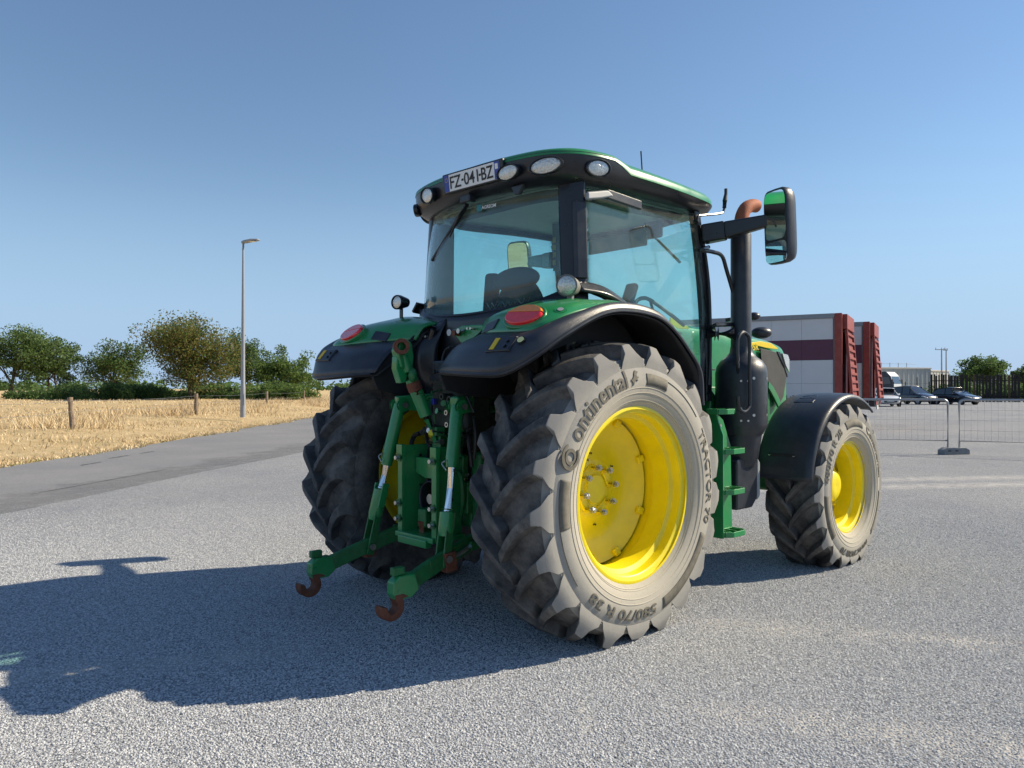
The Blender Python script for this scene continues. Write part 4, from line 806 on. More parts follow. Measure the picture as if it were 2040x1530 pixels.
def horse(wh, sw, th_deg, r0, h):
    # small rearing horse silhouette
    O = [(0, 0), (.10, .02), (.16, .12), (.22, .26), (.30, .34), (.42, .36), (.50, .26), (.58, .28), (.52, .42), (.66, .46), (.70, .54), (.54, .56), (.50, .66), (.60, .78), (.72, .82), (.70, .90), (.54, .94), (.48, 1.0), (.42, .94), (.30, .82), (.24, .66), (.12, .52), (.04, .40), (-.06, .48), (-.10, .36), (.00, .26), (.06, .14)]
    th = R(th_deg); er = Vector((math.cos(th), 0, math.sin(th))); et = Vector((math.sin(th), 0, -math.cos(th))); q = MB()
    q.add([er * (r0 + h * y_) + et * (h * (x - .3)) + Vector((0, -(sw(r0 + h * y_) + .004), 0)) for x, y_ in O], [tuple(range(len(O)))]); q.build('horse_emblem', RUBL, wh, smooth=0, solid=.003)
horse(rwR, swr, 97, .635, .085)
arc_text(rwR, 'TRACTOR 70', -1, .650, .062, 31, -20, swr, RUBL, .012)
arc_text(rwR, '580/70 R 38', -1, .645, .060, -80, -133, swr, RUBL, .012)
def ribs(wh, side, sw, rs, wd=.004, lift_=.003):
    for r_ in rs:
        q = MB(); n = 96; q.loft([[Vector((rr_ * math.cos(2 * math.pi * i / n), side * (sw(rr_) + o_), rr_ * math.sin(2 * math.pi * i / n))) for rr_, o_ in ((r_ - wd, -.001), (r_ - wd * .4, lift_), (r_ + wd * .4, lift_), (r_ + wd, -.001))] for i in range(n + 1)], closed=False)
        q.build('sidewall_rib', SIDE_F if wh.name.startswith('front') else SIDE_R, wh, smooth=30)
ribs(rwR, -1, swr, (.535, .545, .588, .618, .742, .752)); ribs(fwR, -1, lambda r: swr0(.496 + (r - .371) / (.632 - .371) * .346) * .24 / .285, (.405, .413, .45, .48, .585))
MB().cyl((.475 * math.cos(R(150)), -.17, .475 * math.sin(R(150))), (.44 * math.cos(R(150)), -.20, .44 * math.sin(R(150))), .008, n=10).build('valve_stem', DARK, rwR)
arc_band(rwR, -1, .632, .700, 87.5, 70, swr, RUBL); arc_band(rwR, -1, .692, .6935, 70, 39, swr, RUBL); arc_band(rwR, -1, .645, .716, -26, -74, swr, RUBL); arc_band(rwR, -1, .632, .702, 168, 190, swr, RUBL); arc_band(rwR, -1, .699, .702, 190, 217, swr, RUBL)
kf = lambda r: .508 + (r - .381) / (.655 - .381) * (.842 - .508)
swf = lambda r: swr0(.496 + (r - .371) / (.632 - .371) * .346) * .24 / .285
arc_text(fwR, '480/70 R 28', -1, .510, .055, 172, 118, swf, RUBL, .012); arc_text(fwR, 'Continental', -1, .505, .062, 62, 5, swf, RUBL, .016); arc_text(fwR, 'TRACTOR 70', -1, .512, .050, -60, -120, swf, RUBL, .012)
arc_band(fwR, -1, .500, .560, 108, 72, swf, RUBL); arc_band(fwR, -1, .505, .565, -8, -50, swf, RUBL); arc_band(fwR, -1, .505, .560, 182, 222, swf, RUBL)

# ---- rear fenders
fB = [(-.46, -.34, 1.775), (-.60, -.55, 1.765), (-.67, -.80, 1.755), (-.70, -1.02, 1.748), (-.62, -1.10, 1.795), (-.49, -1.13, 1.845), (-.28, -1.14, 1.893), (-.05, -1.14, 1.915), (.17, -1.13, 1.895), (.34, -1.12, 1.825), (.49, -1.11, 1.70), (.60, -1.1, 1.56), (.64, -1.1, 1.40)]
fM = [(-.40, -.32, 1.868), (-.50, -.55, 1.885), (-.54, -.78, 1.885), (-.54, -.95, 1.882), (-.47, -1.03, 1.90), (-.38, -1.06, 1.920), (-.22, -1.07, 1.940), (-.04, -1.07, 1.949), (.16, -1.06, 1.925), (.32, -1.05, 1.85), (.46, -1.04, 1.72), (.56, -1.03, 1.57), (.60, -1.03, 1.41)]
fI = [(-.30, -.30, 1.895), (-.30, -.5, 1.945), (-.30, -.7, 1.962), (-.27, -.82, 1.965), (-.22, -.86, 1.968), (-.15, -.88, 1.97), (-.05, -.88, 1.972), (.05, -.87, 1.97), (.2, -.86, 1.94), (.34, -.86, 1.86), (.46, -.86, 1.73), (.55, -.86, 1.58), (.58, -.86, 1.42)]
fO = [(-.79, -.34, 1.545), (-.862, -.55, 1.535), (-.89, -.82, 1.522), (-.872, -1.00, 1.528), (-.77, -1.12, 1.61), (-.60, -1.185, 1.73), (-.33, -1.21, 1.854), (-.08, -1.21, 1.887), (.18, -1.21, 1.866), (.34, -1.21, 1.797), (.49, -1.21, 1.685), (.62, -1.21, 1.55), (.645, -1.21, 1.34)]
fOB = [tuple((a + b) / 2 + d for a, b, d in zip(p, q, (-.035 if i < 5 else -.01, -.012 if i > 3 else 0, .028))) for i, (p, q) in enumerate(zip(fO, fB))]
from mathutils.bvhtree import BVHTree
SEATS = {}
def fender(sg):
    f = (lambda P: P) if sg < 0 else mir
    q1 = MB().curves([f(fB), f(fM), f(fI)], 60, 10); q2 = MB().curves([f(fO), f(fOB), f(fB)], 64, 8); SH = [BVHTree.FromPolygons([Vector(v) for v in q.v], q.f) for q in (q1, q2)]
    fd = q1.build('rear_fender', GREEN, TR, smooth=60, solid=.018)
    fl = q2.build('fender_flare', BLK, fd, smooth=60, solid=.016)
    dn = lambda P, dz, k: [(p[0] * k, p[1], p[2] - dz) for p in P]
    MB().curves([f([(p[0] * .985, p[1] + .012, p[2] - .016) for p in fO]), f(dn(fB, .035, .985)), f(dn(fM, .04, .98)), f(dn(fI, .045, .975))], 60, 9).build('fender_liner', DARK, fd, smooth=60, solid=.008)
    MB().tube(f([tuple(p) for p in cr(fO, 80)]), .010, 6).build('fender_edge', BLK, fd)
    y_ = sg * .37
    sk = [(-.80, 1.52), (-.76, 1.44), (-.60, 1.40), (-.3, 1.38), (0, 1.38), (.55, 1.38), (.58, 1.5), (.42, 1.75), (.2, 1.90), (0, 1.93), (-.3, 1.90), (-.42, 1.85), (-.50, 1.78), (-.66, 1.68)]
    MB().prism([(x, y_, z) for x, z in sk], (0, sg * -.02, 0)).build('inner_skirt', DARK, fd, .006)
    ol = [(p[0], p[2] - .02) for p in cr([(-.30, 0, 1.93), (-.15, 0, 1.96), (.05, 0, 1.96), (.2, 0, 1.93), (.34, 0, 1.85), (.46, 0, 1.72), (.55, 0, 1.57), (.60, 0, 1.42)], 20)]; il = [(.905 * math.cos(R(a)), ZR + .905 * math.sin(R(a))) for a in [115 - i * 85 / 19 for i in range(20)]]; al = MB()
    al.loft([[(x, sg * .855, z), (x2, sg * .855, z2), (x2, sg * .84, z2), (x, sg * .84, z)] for (x, z), (x2, z2) in zip(ol, il)]); al.build('arch_liner', DARK, fd)
    if sg < 0:                                      # find the seats of the fittings on the shell from the photograph, then mirror them
        for k_, (u, w) in dict(lamp=(1047, 634), pad=(980, 652), panel=(1000, 688), marker=(1040, 681), socket=(1117, 620)).items():
            for T_ in SH:
                h_ = T_.ray_cast(CAM, ray(u, w).normalized())
                if h_[0] is not None: n_ = h_[1] if h_[1].dot(ray(u, w)) < 0 else -h_[1]; SEATS[k_] = (h_[0], n_); break
    def seat(k_, lean=None):
        p, n_ = SEATS[k_]; p = Vector((p.x, p.y if sg < 0 else -p.y, p.z)); n_ = Vector((n_.x, n_.y if sg < 0 else -n_.y, n_.z)) + Vector((0, sg * (lean or 0), 0)); n_.normalize()
        t_ = Vector((0, 1, 0)); t_ = (t_ - n_ * t_.dot(n_)).normalized(); b_ = n_.cross(t_); b_ = b_ if b_.z > 0 else -b_
        return p, n_, Matrix((t_, b_, n_)).transposed()
    c, nx, M = seat('lamp', .10)
    def oval(a, b, lo=-1.0, hi=1.0): return [(a * math.cos(2 * math.pi * i / 40), max(lo * b, min(hi * b, b * math.sin(2 * math.pi * i / 40)))) for i in range(40)]
    bz = MB(); bz.prism([c + M @ Vector((x, y2, -.05)) for x, y2 in oval(.150, .096)], nx * .068); bz.build('lamp_bezel', GREEN, fd, .008)
    for nm, mt, lo, hi in (('tail_light', REDL, -1, .22), ('turn_signal', ORAL if sg < 0 else REDL, .26, 1)):
        P = oval(.134, .078, lo, hi); lp = MB(); lp.loft([[c + M @ Vector((x, y2, .0)) for x, y2 in P], [c + M @ Vector((x, y2, .026)) for x, y2 in P], [c + M @ Vector((x * .93, y2 * .95, .036)) for x, y2 in P]]); lp.build(nm, mt, fd, .004)
    d, n_, M = seat('pad'); MB().box(d, (.145, .075, .03), M).build('grip_pad', BLK, fd, .006)
    e, n2, M2 = seat('panel'); MB().box(e, (.19, .105, .03), M2).build('switch_panel', BLKS, fd, .008)
    MB().box(e + n2 * .0165 + M2 @ Vector((.045, 0, 0)), (.036, .080, .003), M2).build('warning_sticker', YST, fd)
    for q in (-.018, .018): MB().cyl(e + n2 * .01 + M2 @ Vector((-.045, q, 0)), e + n2 * .022 + M2 @ Vector((-.045, q, 0)), .013, n=12).build('button', BLK, fd)
    if sg < 0:
        g, n3, _ = seat('marker'); MB().cyl(g, g + n3 * .016, .026, n=20).build('marker_ring', BLKS, fd); MB().cyl(g + n3 * .012, g + n3 * .020, .019, n=20).build('marker_lamp', pm('pale marker lens', (.72, .70, .30), .3), fd)
        h, nn, _ = seat('socket'); MB().cyl(h - nn * .01, h + nn * .010, .034, n=20).build('socket_ring', GREEN, fd); MB().cyl(h, h + nn * .014, .018, n=16).build('socket', GREYP, fd)
    return fd
fender(-1); fender(1)

# ---- chassis, axle, cab lower body
MB().box((.75, 0, .98), (2.4, .52, .66)).box((2.35, 0, .95), (1.5, .46, .5)).build('transmission_housing', CAST, TR, .04)
MB().cyl((0, -.76, ZR), (0, .76, ZR), .155, n=24).lathe([(-.80, .20), (-.72, .20), (-.70, .16)], (0, 0, ZR), (0, 1, 0), 24).build('rear_axle', CAST, TR)
MB().bar((WB, -.80, ZF), (WB, .80, ZF), .16, .18).box((WB, 0, .80), (.5, .36, .3)).build('front_axle', GREEND, TR, .03)
for sg in (-1, 1): MB().cyl((WB, sg * .70, ZF), (WB, sg * .98, ZF), .13, n=20).build('axle_hub', GREEND, TR)
MB().prism([(x, -.62, z) for x, z in ((-.24, 1.50), (-.27, 1.84), (-.2, 1.86), (.5, 1.74), (1.42, 1.66), (1.40, 1.30), (.5, 1.25))], (0, 1.24, 0)).build('cab_floor', DARK, TR, .03)
# rear cab panel below the glass
wv = [(-.09, .765), (-.19, .58), (-.262, .33), (-.288, 0), (-.262, -.33), (-.19, -.58), (-.09, -.765)]
MB().curves([[(x - .005, y_, 1.58) for x, y_ in wv], [(x - .02, y_, 1.80) for x, y_ in wv], [(x - .012, y_, z) for (x, y_), z in zip(wv, (2.045, 1.995, 1.945, 1.922, 1.945, 1.995, 2.045))]], 40, 8).build('rear_panel', BLKS, TR, solid=.03)
# ---- cab frame
cf = MB()
def post(P0, P1, sec, bow=(0, 0, 0)):
    P0, P1 = Vector(P0), Vector(P1); rings = []
    for i in range(9):
        t_ = i / 8; c = P0.lerp(P1, t_) + Vector(bow) * (4 * t_ * (1 - t_)); rings.append([c + Vector((x, y_, 0)) for x, y_ in sec])
    return MB().loft(rings)
for sg in (-1, 1):
    pb = [(-.128, .700), (-.122, .728), (-.07, .792), (-.02, .815), (.012, .812), (.018, .775), (-.04, .715), (-.10, .682)]; pt_ = [(-.090, .640), (-.086, .665), (-.05, .735), (-.01, .782), (.012, .782), (.018, .745), (-.03, .68), (-.065, .622)]
    MB().loft([[Vector((a[0] + (b[0] - a[0]) * t_, sg * (a[1] + (b[1] - a[1]) * t_), 1.90 + .87 * t_)) for a, b in zip(pb, pt_)] for t_ in (0, .25, .5, .75, 1)]).build('rear_pillar', BLKS, TR, .008)
    if sg < 0: post((-.045, sg * .792, 2.12), (-.028, sg * .762, 2.60), [(-.040, sg * -.022), (-.030, sg * .004), (.030, sg * .034), (.042, sg * .024), (.03, sg * -.01)]).build('pillar_cover', BLK, TR, .006)
    sa = [(-.035, sg * -.03), (-.035, sg * .03), (.03, sg * .035), (.05, 0), (.03, sg * -.03)]
    post((1.42, sg * .735, 1.35), (1.31, sg * .705, 2.76), sa, (.05, 0, 0)).build('front_pillar', BLKS, TR, .008)
    MB().tube(cr([(.02, sg * .79, 2.06), (.2, sg * .80, 2.02), (.42, sg * .80, 1.93), (.60, sg * .79, 1.80), (.70, sg * .78, 1.62), (.74, sg * .77, 1.38)], 20), .022, 8).build('door_sill', BLKS, TR)
    MB().curves([[(-.12, sg * .80, 2.095), (.10, sg * .835, 2.075), (.32, sg * .85, 1.99), (.52, sg * .86, 1.87)], [(-.12, sg * .86, 2.03), (.10, sg * .90, 2.01), (.30, sg * .90, 1.94), (.5, sg * .90, 1.84)]], 24, 5).build('sill_cover', BLKS, TR, solid=.02)
# ---- glass
def pane(name, curves, nu, nv, parent=TR, mat=TINT): return MB().curves(curves, nu, nv).build(name, mat, parent, smooth=60, solid=.006)
gb = [(-.122, .705, 2.035), (-.195, .57, 1.985), (-.262, .33, 1.950), (-.288, 0, 1.935), (-.262, -.33, 1.950), (-.195, -.57, 1.985), (-.122, -.705, 2.035)]
gt_ = [(-.08, .645, 2.74), (-.15, .52, 2.735), (-.218, .30, 2.73), (-.245, 0, 2.73), (-.218, -.30, 2.73), (-.15, -.52, 2.735), (-.08, -.645, 2.74)]
pane('rear_window', [gb, [tuple((a + b) / 2 + d for a, b, d in zip(p, q, (-.012, 0, 0))) for p, q in zip(gb, gt_)], gt_], 36, 6)
for nm, P in (('window_seal', gb), ('window_seal', gt_)): MB().tube(cr([(p[0] - .006, p[1], p[2]) for p in P], 40), .014, 6).build(nm, BLKS, TR)
for sg in (-1, 1):
    pane('side_window', [[(.02, sg * .79, 2.06), (.35, sg * .795, 1.96), (.60, sg * .79, 1.80), (.90, sg * .78, 1.62), (1.36, sg * .755, 1.50)], [(.02, sg * .785, 2.4), (.35, sg * .79, 2.36), (.64, sg * .785, 2.28), (.96, sg * .775, 2.15), (1.41, sg * .750, 2.1)], [(.02, sg * .765, 2.72), (.35, sg * .76, 2.73), (.65, sg * .75, 2.74), (.95, sg * .74, 2.74), (1.27, sg * .722, 2.74)]], 24, 8)
    MB().tube(cr([(1.40, sg * .765, 1.40), (1.43, sg * .765, 1.75), (1.42, sg * .76, 2.2), (1.36, sg * .745, 2.55), (1.29, sg * .73, 2.70)], 20), .016, 6).build('door_seal', BLKS, TR)
ws0 = [(1.44, .70, 1.70), (1.52, .35, 1.70), (1.54, 0, 1.70), (1.52, -.35, 1.70), (1.44, -.70, 1.70)]; ws1 = [(1.33, .68, 2.74), (1.40, .34, 2.75), (1.42, 0, 2.755), (1.40, -.34, 2.75), (1.33, -.68, 2.74)]
pane('windscreen', [ws0, [tuple((a + b) / 2 + d for a, b, d in zip(p, q, (.04, 0, 0))) for p, q in zip(ws0, ws1)], ws1], 24, 6)
# rear window wiper, bracket and sticker
def gl_at(u, w, off): p = on(u, w, 'x', -.2); x = np.interp(p.y, [-.68, -.54, -.32, 0, .32, .54, .68], [-.10, -.17, -.24, -.272, -.24, -.17, -.10]); q = on(u, w, 'x', float(x) - off); return q
wp = MB(); wp.tube([gl_at(938, 398, .03), gl_at(915, 430, .03), gl_at(896, 472, .03)], [.011, .009, .006], 8); wpo = wp.build('wiper_arm', BLKS, TR)
MB().bar(gl_at(930, 408, .018), gl_at(862, 519, .018), .014, .028, (1, 0, 0)).build('wiper_blade', INK, wpo)
MB().box(gl_at(932, 397, .05), (.06, .10, .05)).build('wiper_motor', BLKS, wpo, .01)
hk = gl_at(1036, 380, .02); MB().prism([hk + Vector((0, y_, z)) for y_, z in ((-.055, .03), (.055, .03), (.02, -.03), (-.02, -.03))], (-.03, 0, 0)).build('window_catch', BLKS, TR, .006)
def sticker():
    a = gl_at(951, 415, .004); b = gl_at(987, 408, .004); e = (b - a); ln = e.length; e.normalize(); n = Vector((e.y, -e.x, 0)); n = -n if n.x > 0 else n; u = e.cross(n); u = u if u.z > 0 else -u
    V, F, x0, x1 = text_mb('AGREOM', 1, .01); sc = ln * .78 / (x1 - x0); q = MB(); q.add([a + e * (ln * .24 + (v.x - x0) * sc) + u * (v.y * sc * 1.05 - .012) for v in V], F); q.build('window_sticker', WHT, TR, smooth=0, solid=.001)
    MB().box(a + e * ln * .10, (.042, .002, .042), Matrix((e, n, u)).transposed()).build('sticker_badge', pm('teal sticker', (.02, .20, .22), .5), TR)
sticker()
# ---- roof
RP = [(-.33, 0), (-.325, -.2), (-.295, -.45), (-.235, -.66), (-.12, -.80), (.06, -.865), (.35, -.875), (.8, -.86), (1.2, -.82), (1.45, -.77), (1.58, -.66), (1.66, -.4), (1.69, 0)]
RPF = RP + [(x, -y_) for x, y_ in reversed(RP[1:-1])]
def rring(z, inset, zf=0, xin=0): # z at the rear, zf = added slope to the front
    pl = cr([(x, y_, 0) for x, y_ in RPF], 96, True); out = []
    for p in pl:
        r_ = Vector((p.x - .65, p.y, 0)); k = max(.02, (r_.length - inset) / r_.length); out.append(Vector((.65 + r_.x * k, r_.y * k, z + zf * (p.x + .33) / 2.0)))
    return out
crown = [(2.795, .02, .02), (2.805, .0, .02), (2.845, .004, .012), (2.880, .03, .005), (2.912, .085, 0), (2.937, .17, 0), (2.952, .30, 0), (2.962, .50, 0), (2.966, .8, 0)]
# the green crown starts higher at the back, where the black lamp band wraps round the corners
def lift(P, i):
    out = []
    for p in P:
        f = max(0, min(1, (.36 - p.x) / .16)); f = f * f * (3 - 2 * f); out.append(p + Vector((0, 0, (2.878 - 2.80) * f * max(0, 1 - i / 5))))
    return out
MB().loft([lift(rring(z, ins + .004, zf), i) for i, (z, ins, zf) in enumerate(crown)]).build('roof', GREEN, TR, smooth=60)
roofo = bpy.data.objects['roof'] if 'roof' in bpy.data.objects and bpy.data.objects['roof'].parent == TR else [o for o in TR.children if o.name.startswith('roof')][0]
def under(P):
    return P
band = [(2.715, .22, .05), (2.700, .14, .05), (2.715, .075, .05), (2.745, .035, .04), (2.79, .012, .02)]
rings = [rring(z, ins, zf) for z, ins, zf in band]
top = [p + Vector((0, 0, .085 * (lambda f: f * f * (3 - 2 * f))(max(0, min(1, (.36 - p.x) / .16))))) for p in rring(2.80, .006, .02)]
rings.append(top)
MB().loft(rings, caps=False).build('roof_band', BLKS, roofo, smooth=50)
MB().loft([rring(2.712, .15, .05), rring(2.718, .9, .05)], caps=True).build('headliner', HEADL, TR, smooth=0)
MB().loft([rring(2.66, .30, .05), rring(2.715, .24, .05)], caps=False).build('cab_header', BLKS, TR, solid=.02)
# roof lamps
def lamp(c, n, a, b, parent, nm='work_lamp', depth=.05, tilt=0):
    c = Vector(c); n = Vector(n).normalized(); t_ = Vector((0, 0, 1)).cross(n).normalized(); u = n.cross(t_); M = Matrix((t_, u, n)).transposed() @ rotm('Z', tilt)
    hs = MB(); ang = [2 * math.pi * i / 32 for i in range(32)]; E = lambda s_, d: [c + M @ Vector((a * s_ * math.cos(q), b * s_ * math.sin(q), d)) for q in ang]
    hs.loft([E(.75, -depth), E(1.16, -.012), E(1.18, .012), E(1.10, .018), E(1.02, .010), E(.99, .0)], caps=True); h = hs.build(nm, BLKS, parent)
    ls = MB(); ls.loft([E(1.0, .004), E(.93, .010), E(.7, .014), E(.35, .016), E(.02, .017)]); ls.build('lens', LENS, h); return h
lamp((-.318, -.435, 2.790), (-1, -.12, -.12), .078, .044, roofo, tilt=6)
lamp((-.318, .395, 2.800), (-1, .14, -.12), .075, .050, roofo, tilt=-6)
lamp((-.245, -.690, 2.792), (-.86, -.42, -.10), .096, .046, roofo, tilt=6)
lamp((-.185, .705, 2.770), (-.66, .75, -.10), .060, .040, roofo, tilt=-6, depth=.02)
lamp((.035, -.862, 2.795), (-.35, -.93, -.08), .074, .048, roofo, tilt=4)
lamp((.035, .862, 2.795), (-.35, .93, -.08), .092, .056, roofo)
# number plate
def number_plate():
    c = Vector((-.336, -.098, 2.826)); tl = rotm('Z', 3) @ rotm('Y', -7); n = tl @ Vector((-1, 0, 0)); u = tl @ Vector((0, 0, 1)); e = tl @ Vector((0, -1, 0)); M = Matrix((e, u, n)).transposed()
    hl = MB(); hl.box(c - n * .016, (.575, .135, .03), M); hl.build('plate_holder', BLKS, TR, .01)
    pl = MB().box(c, (.52, .11, .004), M).build('number_plate', WHT, TR, .001)
    MB().box(c + e * -.239 + n * .0035, (.042, .108, .003), M).build('plate_band', BLUE, pl); MB().box(c + e * .239 + n * .0035, (.042, .108, .003), M).build('plate_band', BLUE, pl)
    def put(txt, cx, w, h, mat, yo=0, bold=.02):
        V, F, x0, x1 = text_mb(txt, 1, bold); ym = max(v.y for v in V); y0 = min(v.y for v in V); q = MB()
        q.add([c + n * .0045 + e * (cx + ((v.x - x0) / (x1 - x0) - .5) * w) + u * (((v.y - y0) / (ym - y0) - .5) * h + yo) for v in V], F); q.build('plate_lettering', mat, pl, smooth=0)
    for ch, cx in zip(('FZ', '041', 'BZ'), (-.151, .0, .151)): put(ch, cx, .108 if len(ch) == 2 else .135, .080, INK, 0, .012)
    for cx in (-.083, .083): MB().box(c + e * cx + n * .0035, (.018, .013, .003), M).build('plate_dash', INK, pl)
    put('F', -.239, .016, .022, WHT, -.036, .02); put('71', .239, .026, .022, WHT, -.034, .01)
    for k in range(10): MB().box(c + e * (-.239 + .013 * math.cos(k * .628)) + u * (.022 + .013 * math.sin(k * .628)) + n * .0055, (.004, .004, .001), M).build('plate_star', YST, pl)
    MB().box(c + e * .239 + u * .024 + n * .0055, (.026, .034, .001), M).build('region_badge', WHT, pl)
number_plate()
# aerial, camera bracket at the front corner
MB().cyl((1.40, -.18, 2.94), (1.36, -.18, 3.34), .008, .006, n=8).build('aerial', BLKS, TR)
cbp = lambda u, w: on(u, w, 'y', -.79)
cb = MB(); cb.tube(cr([cbp(1388, 445), cbp(1391, 431), cbp(1400, 429), (cbp(1436, 425)), cbp(1442, 418), cbp(1443, 412)], 20), .009, 8); c_o = cb.build('camera_bracket', BLKS, TR); MB().tube([cbp(1443, 414), cbp(1444, 400), cbp(1445, 392), cbp(1446, 386), cbp(1446, 376)], [.016, .018, .014, .012, .012], 10).build('beacon_socket', BLKS, c_o)
# ---- mirrors
def mirror(sg):
    y_ = sg * 1.30; c = Vector((1.43, y_, 2.575)); q = MB()
    fr = Vector((-.93, sg * -.36, 0)).normalized() if sg < 0 else Vector((-.95, -.30, 0)).normalized(); fr.z = -.04 if sg < 0 else -.14; fr.normalize(); rt_ = Vector((-fr.y, fr.x, 0)).normalized(); M = Matrix((rt_, fr.cross(rt_), fr)).transposed()
    def outline(a, b, n=28, e=.36): return [(a * math.copysign(abs(math.cos(2 * math.pi * i / n)) ** e, math.cos(2 * math.pi * i / n)), b * math.copysign(abs(math.sin(2 * math.pi * i / n)) ** e, math.sin(2 * math.pi * i / n))) for i in range(n)]
    q.loft([[c + M @ Vector((x, z, d)) for x, z in outline(.118 * k, .262 * k2)] for d, k, k2 in ((.012, .97, .985), (.0, 1.0, 1.0), (-.045, .98, .99), (-.085, .82, .92), (-.10, .6, .75))])
    h = q.build('mirror', BLK, TR, smooth=45)
    MB().prism([c + M @ Vector((x, z + .075, .0135)) for x, z in outline(.104, .168)], fr * .003).build('mirror_glass', MIRR, h, smooth=0)
    MB().prism([c + M @ Vector((x, z - .178, .0135)) for x, z in outline(.104, .072)], fr * .003).build('mirror_glass', MIRR, h, smooth=0)
    a0 = Vector((1.345, sg * .76, 2.585)); a1 = Vector((1.40, sg * .92, 2.60)); a2 = c + Vector((.0, sg * -.09, .06)) - fr * .05
    ar = MB(); ar.bar(a0, a1, .10, .14, w1=.09, h1=.135); ar.build('mirror_hinge', BLKS, h, .015)
    ar = MB(); ar.bar(a1 - (a2 - a1) * .02, a2, .085, .125, w1=.06, h1=.085); ar.build('mirror_arm', BLKS, h, .014)
mirror(-1); mirror(1)
# work lamps on the fenders
def fender_lamp(c, n, a, b, rot=0):
    c = Vector(c); h = lamp(c, n, a, b, TR, 'fender_lamp', .075); MB().bar(c - Vector((-.03, 0, .02)), c - Vector((-.03, 0, .125)), .03, .012).build('lamp_bracket', BLKS, h); return h
fender_lamp((-.30, .79, 2.085), (-1, .05, -.02), .062, .046)
fl_ = MB(); wc = Vector((-.235, -.855, 2.052)); wd_ = Vector((-.90, -.42, -.03)).normalized()
rl = fl_.lathe([(-.13, .045), (-.09, .055), (-.02, .062), (.012, .066), (.016, .060)], wc, wd_, 28).build('fender_lamp', pm('scuffed lamp housing', (.20, .19, .17), .6, .2, .3, 20), TR); MB().lathe([(.010, .061), (.022, .045), (.028, .02), (.029, .001)], wc, wd_, 28).build('lens', LENS, rl)
MB().bar(wc + Vector((.05, .02, -.03)), wc + Vector((.06, .03, -.13)), .04, .02).build('lamp_bracket', GREYP, rl)
MB().bar(wc + Vector((.09, .05, .0)), (-.06, -.80, 2.08), .04, .04).build('lamp_arm', BLKS, rl)
# door handle casting at the pillar top
MB().prism([(-.02, -.80, 2.65), (.16, -.815, 2.69), (.22, -.815, 2.66), (.10, -.815, 2.625), (-.02, -.80, 2.60)], (0, -.03, 0)).build('grab_handle', GREYP, TR, .012)
MB().bar((.16, -.825, 2.668), (.52, -.815, 2.655), .03, .06).build('sun_blind', BLK, TR, .008)
# ---- exhaust and air stack on the right of the bonnet
EX, EY = 1.64, -.90
st = MB(); st.lathe([(1.60, .076), (2.60, .076), (2.615, .07)], (EX, EY, 0), (0, 0, 1), 32); so = st.build('exhaust_stack', BLK, TR)
MB().tube(cr([(EX, EY, 2.56), (EX, EY, 2.66), (EX + .012, EY, 2.74), (EX + .06, EY - .005, 2.81), (EX + .14, EY - .01, 2.845), (EX + .20, EY - .015, 2.85)], 18), [.050, .050, .050] + [.050] * 12 + [.050, .050, .049], 20).build('exhaust_elbow', RUSTO, so)
MB().lathe([(1.10, .15), (1.16, .186), (1.18, .190), (1.56, .190), (1.61, .180), (1.655, .150), (1.68, .115), (1.715, .085), (1.76, .078)], (EX, EY, 0), (0, 0, 1), 44).build('muffler_cover', BLK, so, smooth=50)
MB().lathe([(.86, .10), (.92, .13), (1.08, .155), (1.165, .160)], (EX + .02, EY + .02, 0), (0, 0, 1), 32).build('muffler_base', BLK, so)
for a in (-58, -102):
    for z in (1.52, 1.25):
        d = Vector((math.cos(R(a - 20)), math.sin(R(a - 20)), 0)); c = Vector((EX, EY, z)) + d * .186; MB().cyl(c - d * .01, c + d * .006, .011, n=12).build('cover_bolt', STEEL, so)
for a in (-150, -135):
    for z in (1.50, 1.30, 1.21): d = Vector((math.cos(R(a)), math.sin(R(a)), 0)); c = Vector((EX, EY, z)) + d * .186; MB().cyl(c, c + d * .008, .008, n=10).build('cover_bolt', STEEL, so)
hr = [on(u, w, 'y', -1.09) for u, w in ((1470, 745), (1469, 690), (1471, 672), (1479, 662), (1488, 666), (1493, 680), (1493, 740), (1494, 800), (1491, 813), (1482, 820), (1473, 814), (1470, 800), (1470, 790))]
MB().tube(cr(hr, 60), .0125, 8).build('grab_rail', BLKS, so)
rl = [(1.41, -.765, 2.50)] + [tuple(on(u, w, 'y', -.865)) for u, w in ((1399, 498), (1420, 502), (1438, 510), (1448, 540), (1470, 618), (1470, 636), (1458, 646), (1424, 648))] + [(1.50, -.74, 1.90)]
MB().tube(cr(rl, 60), .015, 8).build('hand_rail', BLKS, TR)
MB().cyl(on(1408, 665, 'y', -.74), on(1462, 665, 'y', -.90), .048, n=20).build('intake_pipe', BLK, TR); MB().cyl(on(1424, 665, 'y', -.79), on(1431, 665, 'y', -.81), .054, n=20).build('pipe_clamp', ALU, TR)
for (u, w, a, b, c) in ((1517, 663, .085, .06, .048), (1502, 630, .05, .05, .032)):
    p = on(u, w, 'y', -.80); MB().ell(p, (a, b, c), rotm('Z', -40)).build('indicator_pod', BLK, TR); MB().bar(p, p + Vector((-.05, .22, -.02)), .03, .03).build('pod_arm', BLKS, TR)
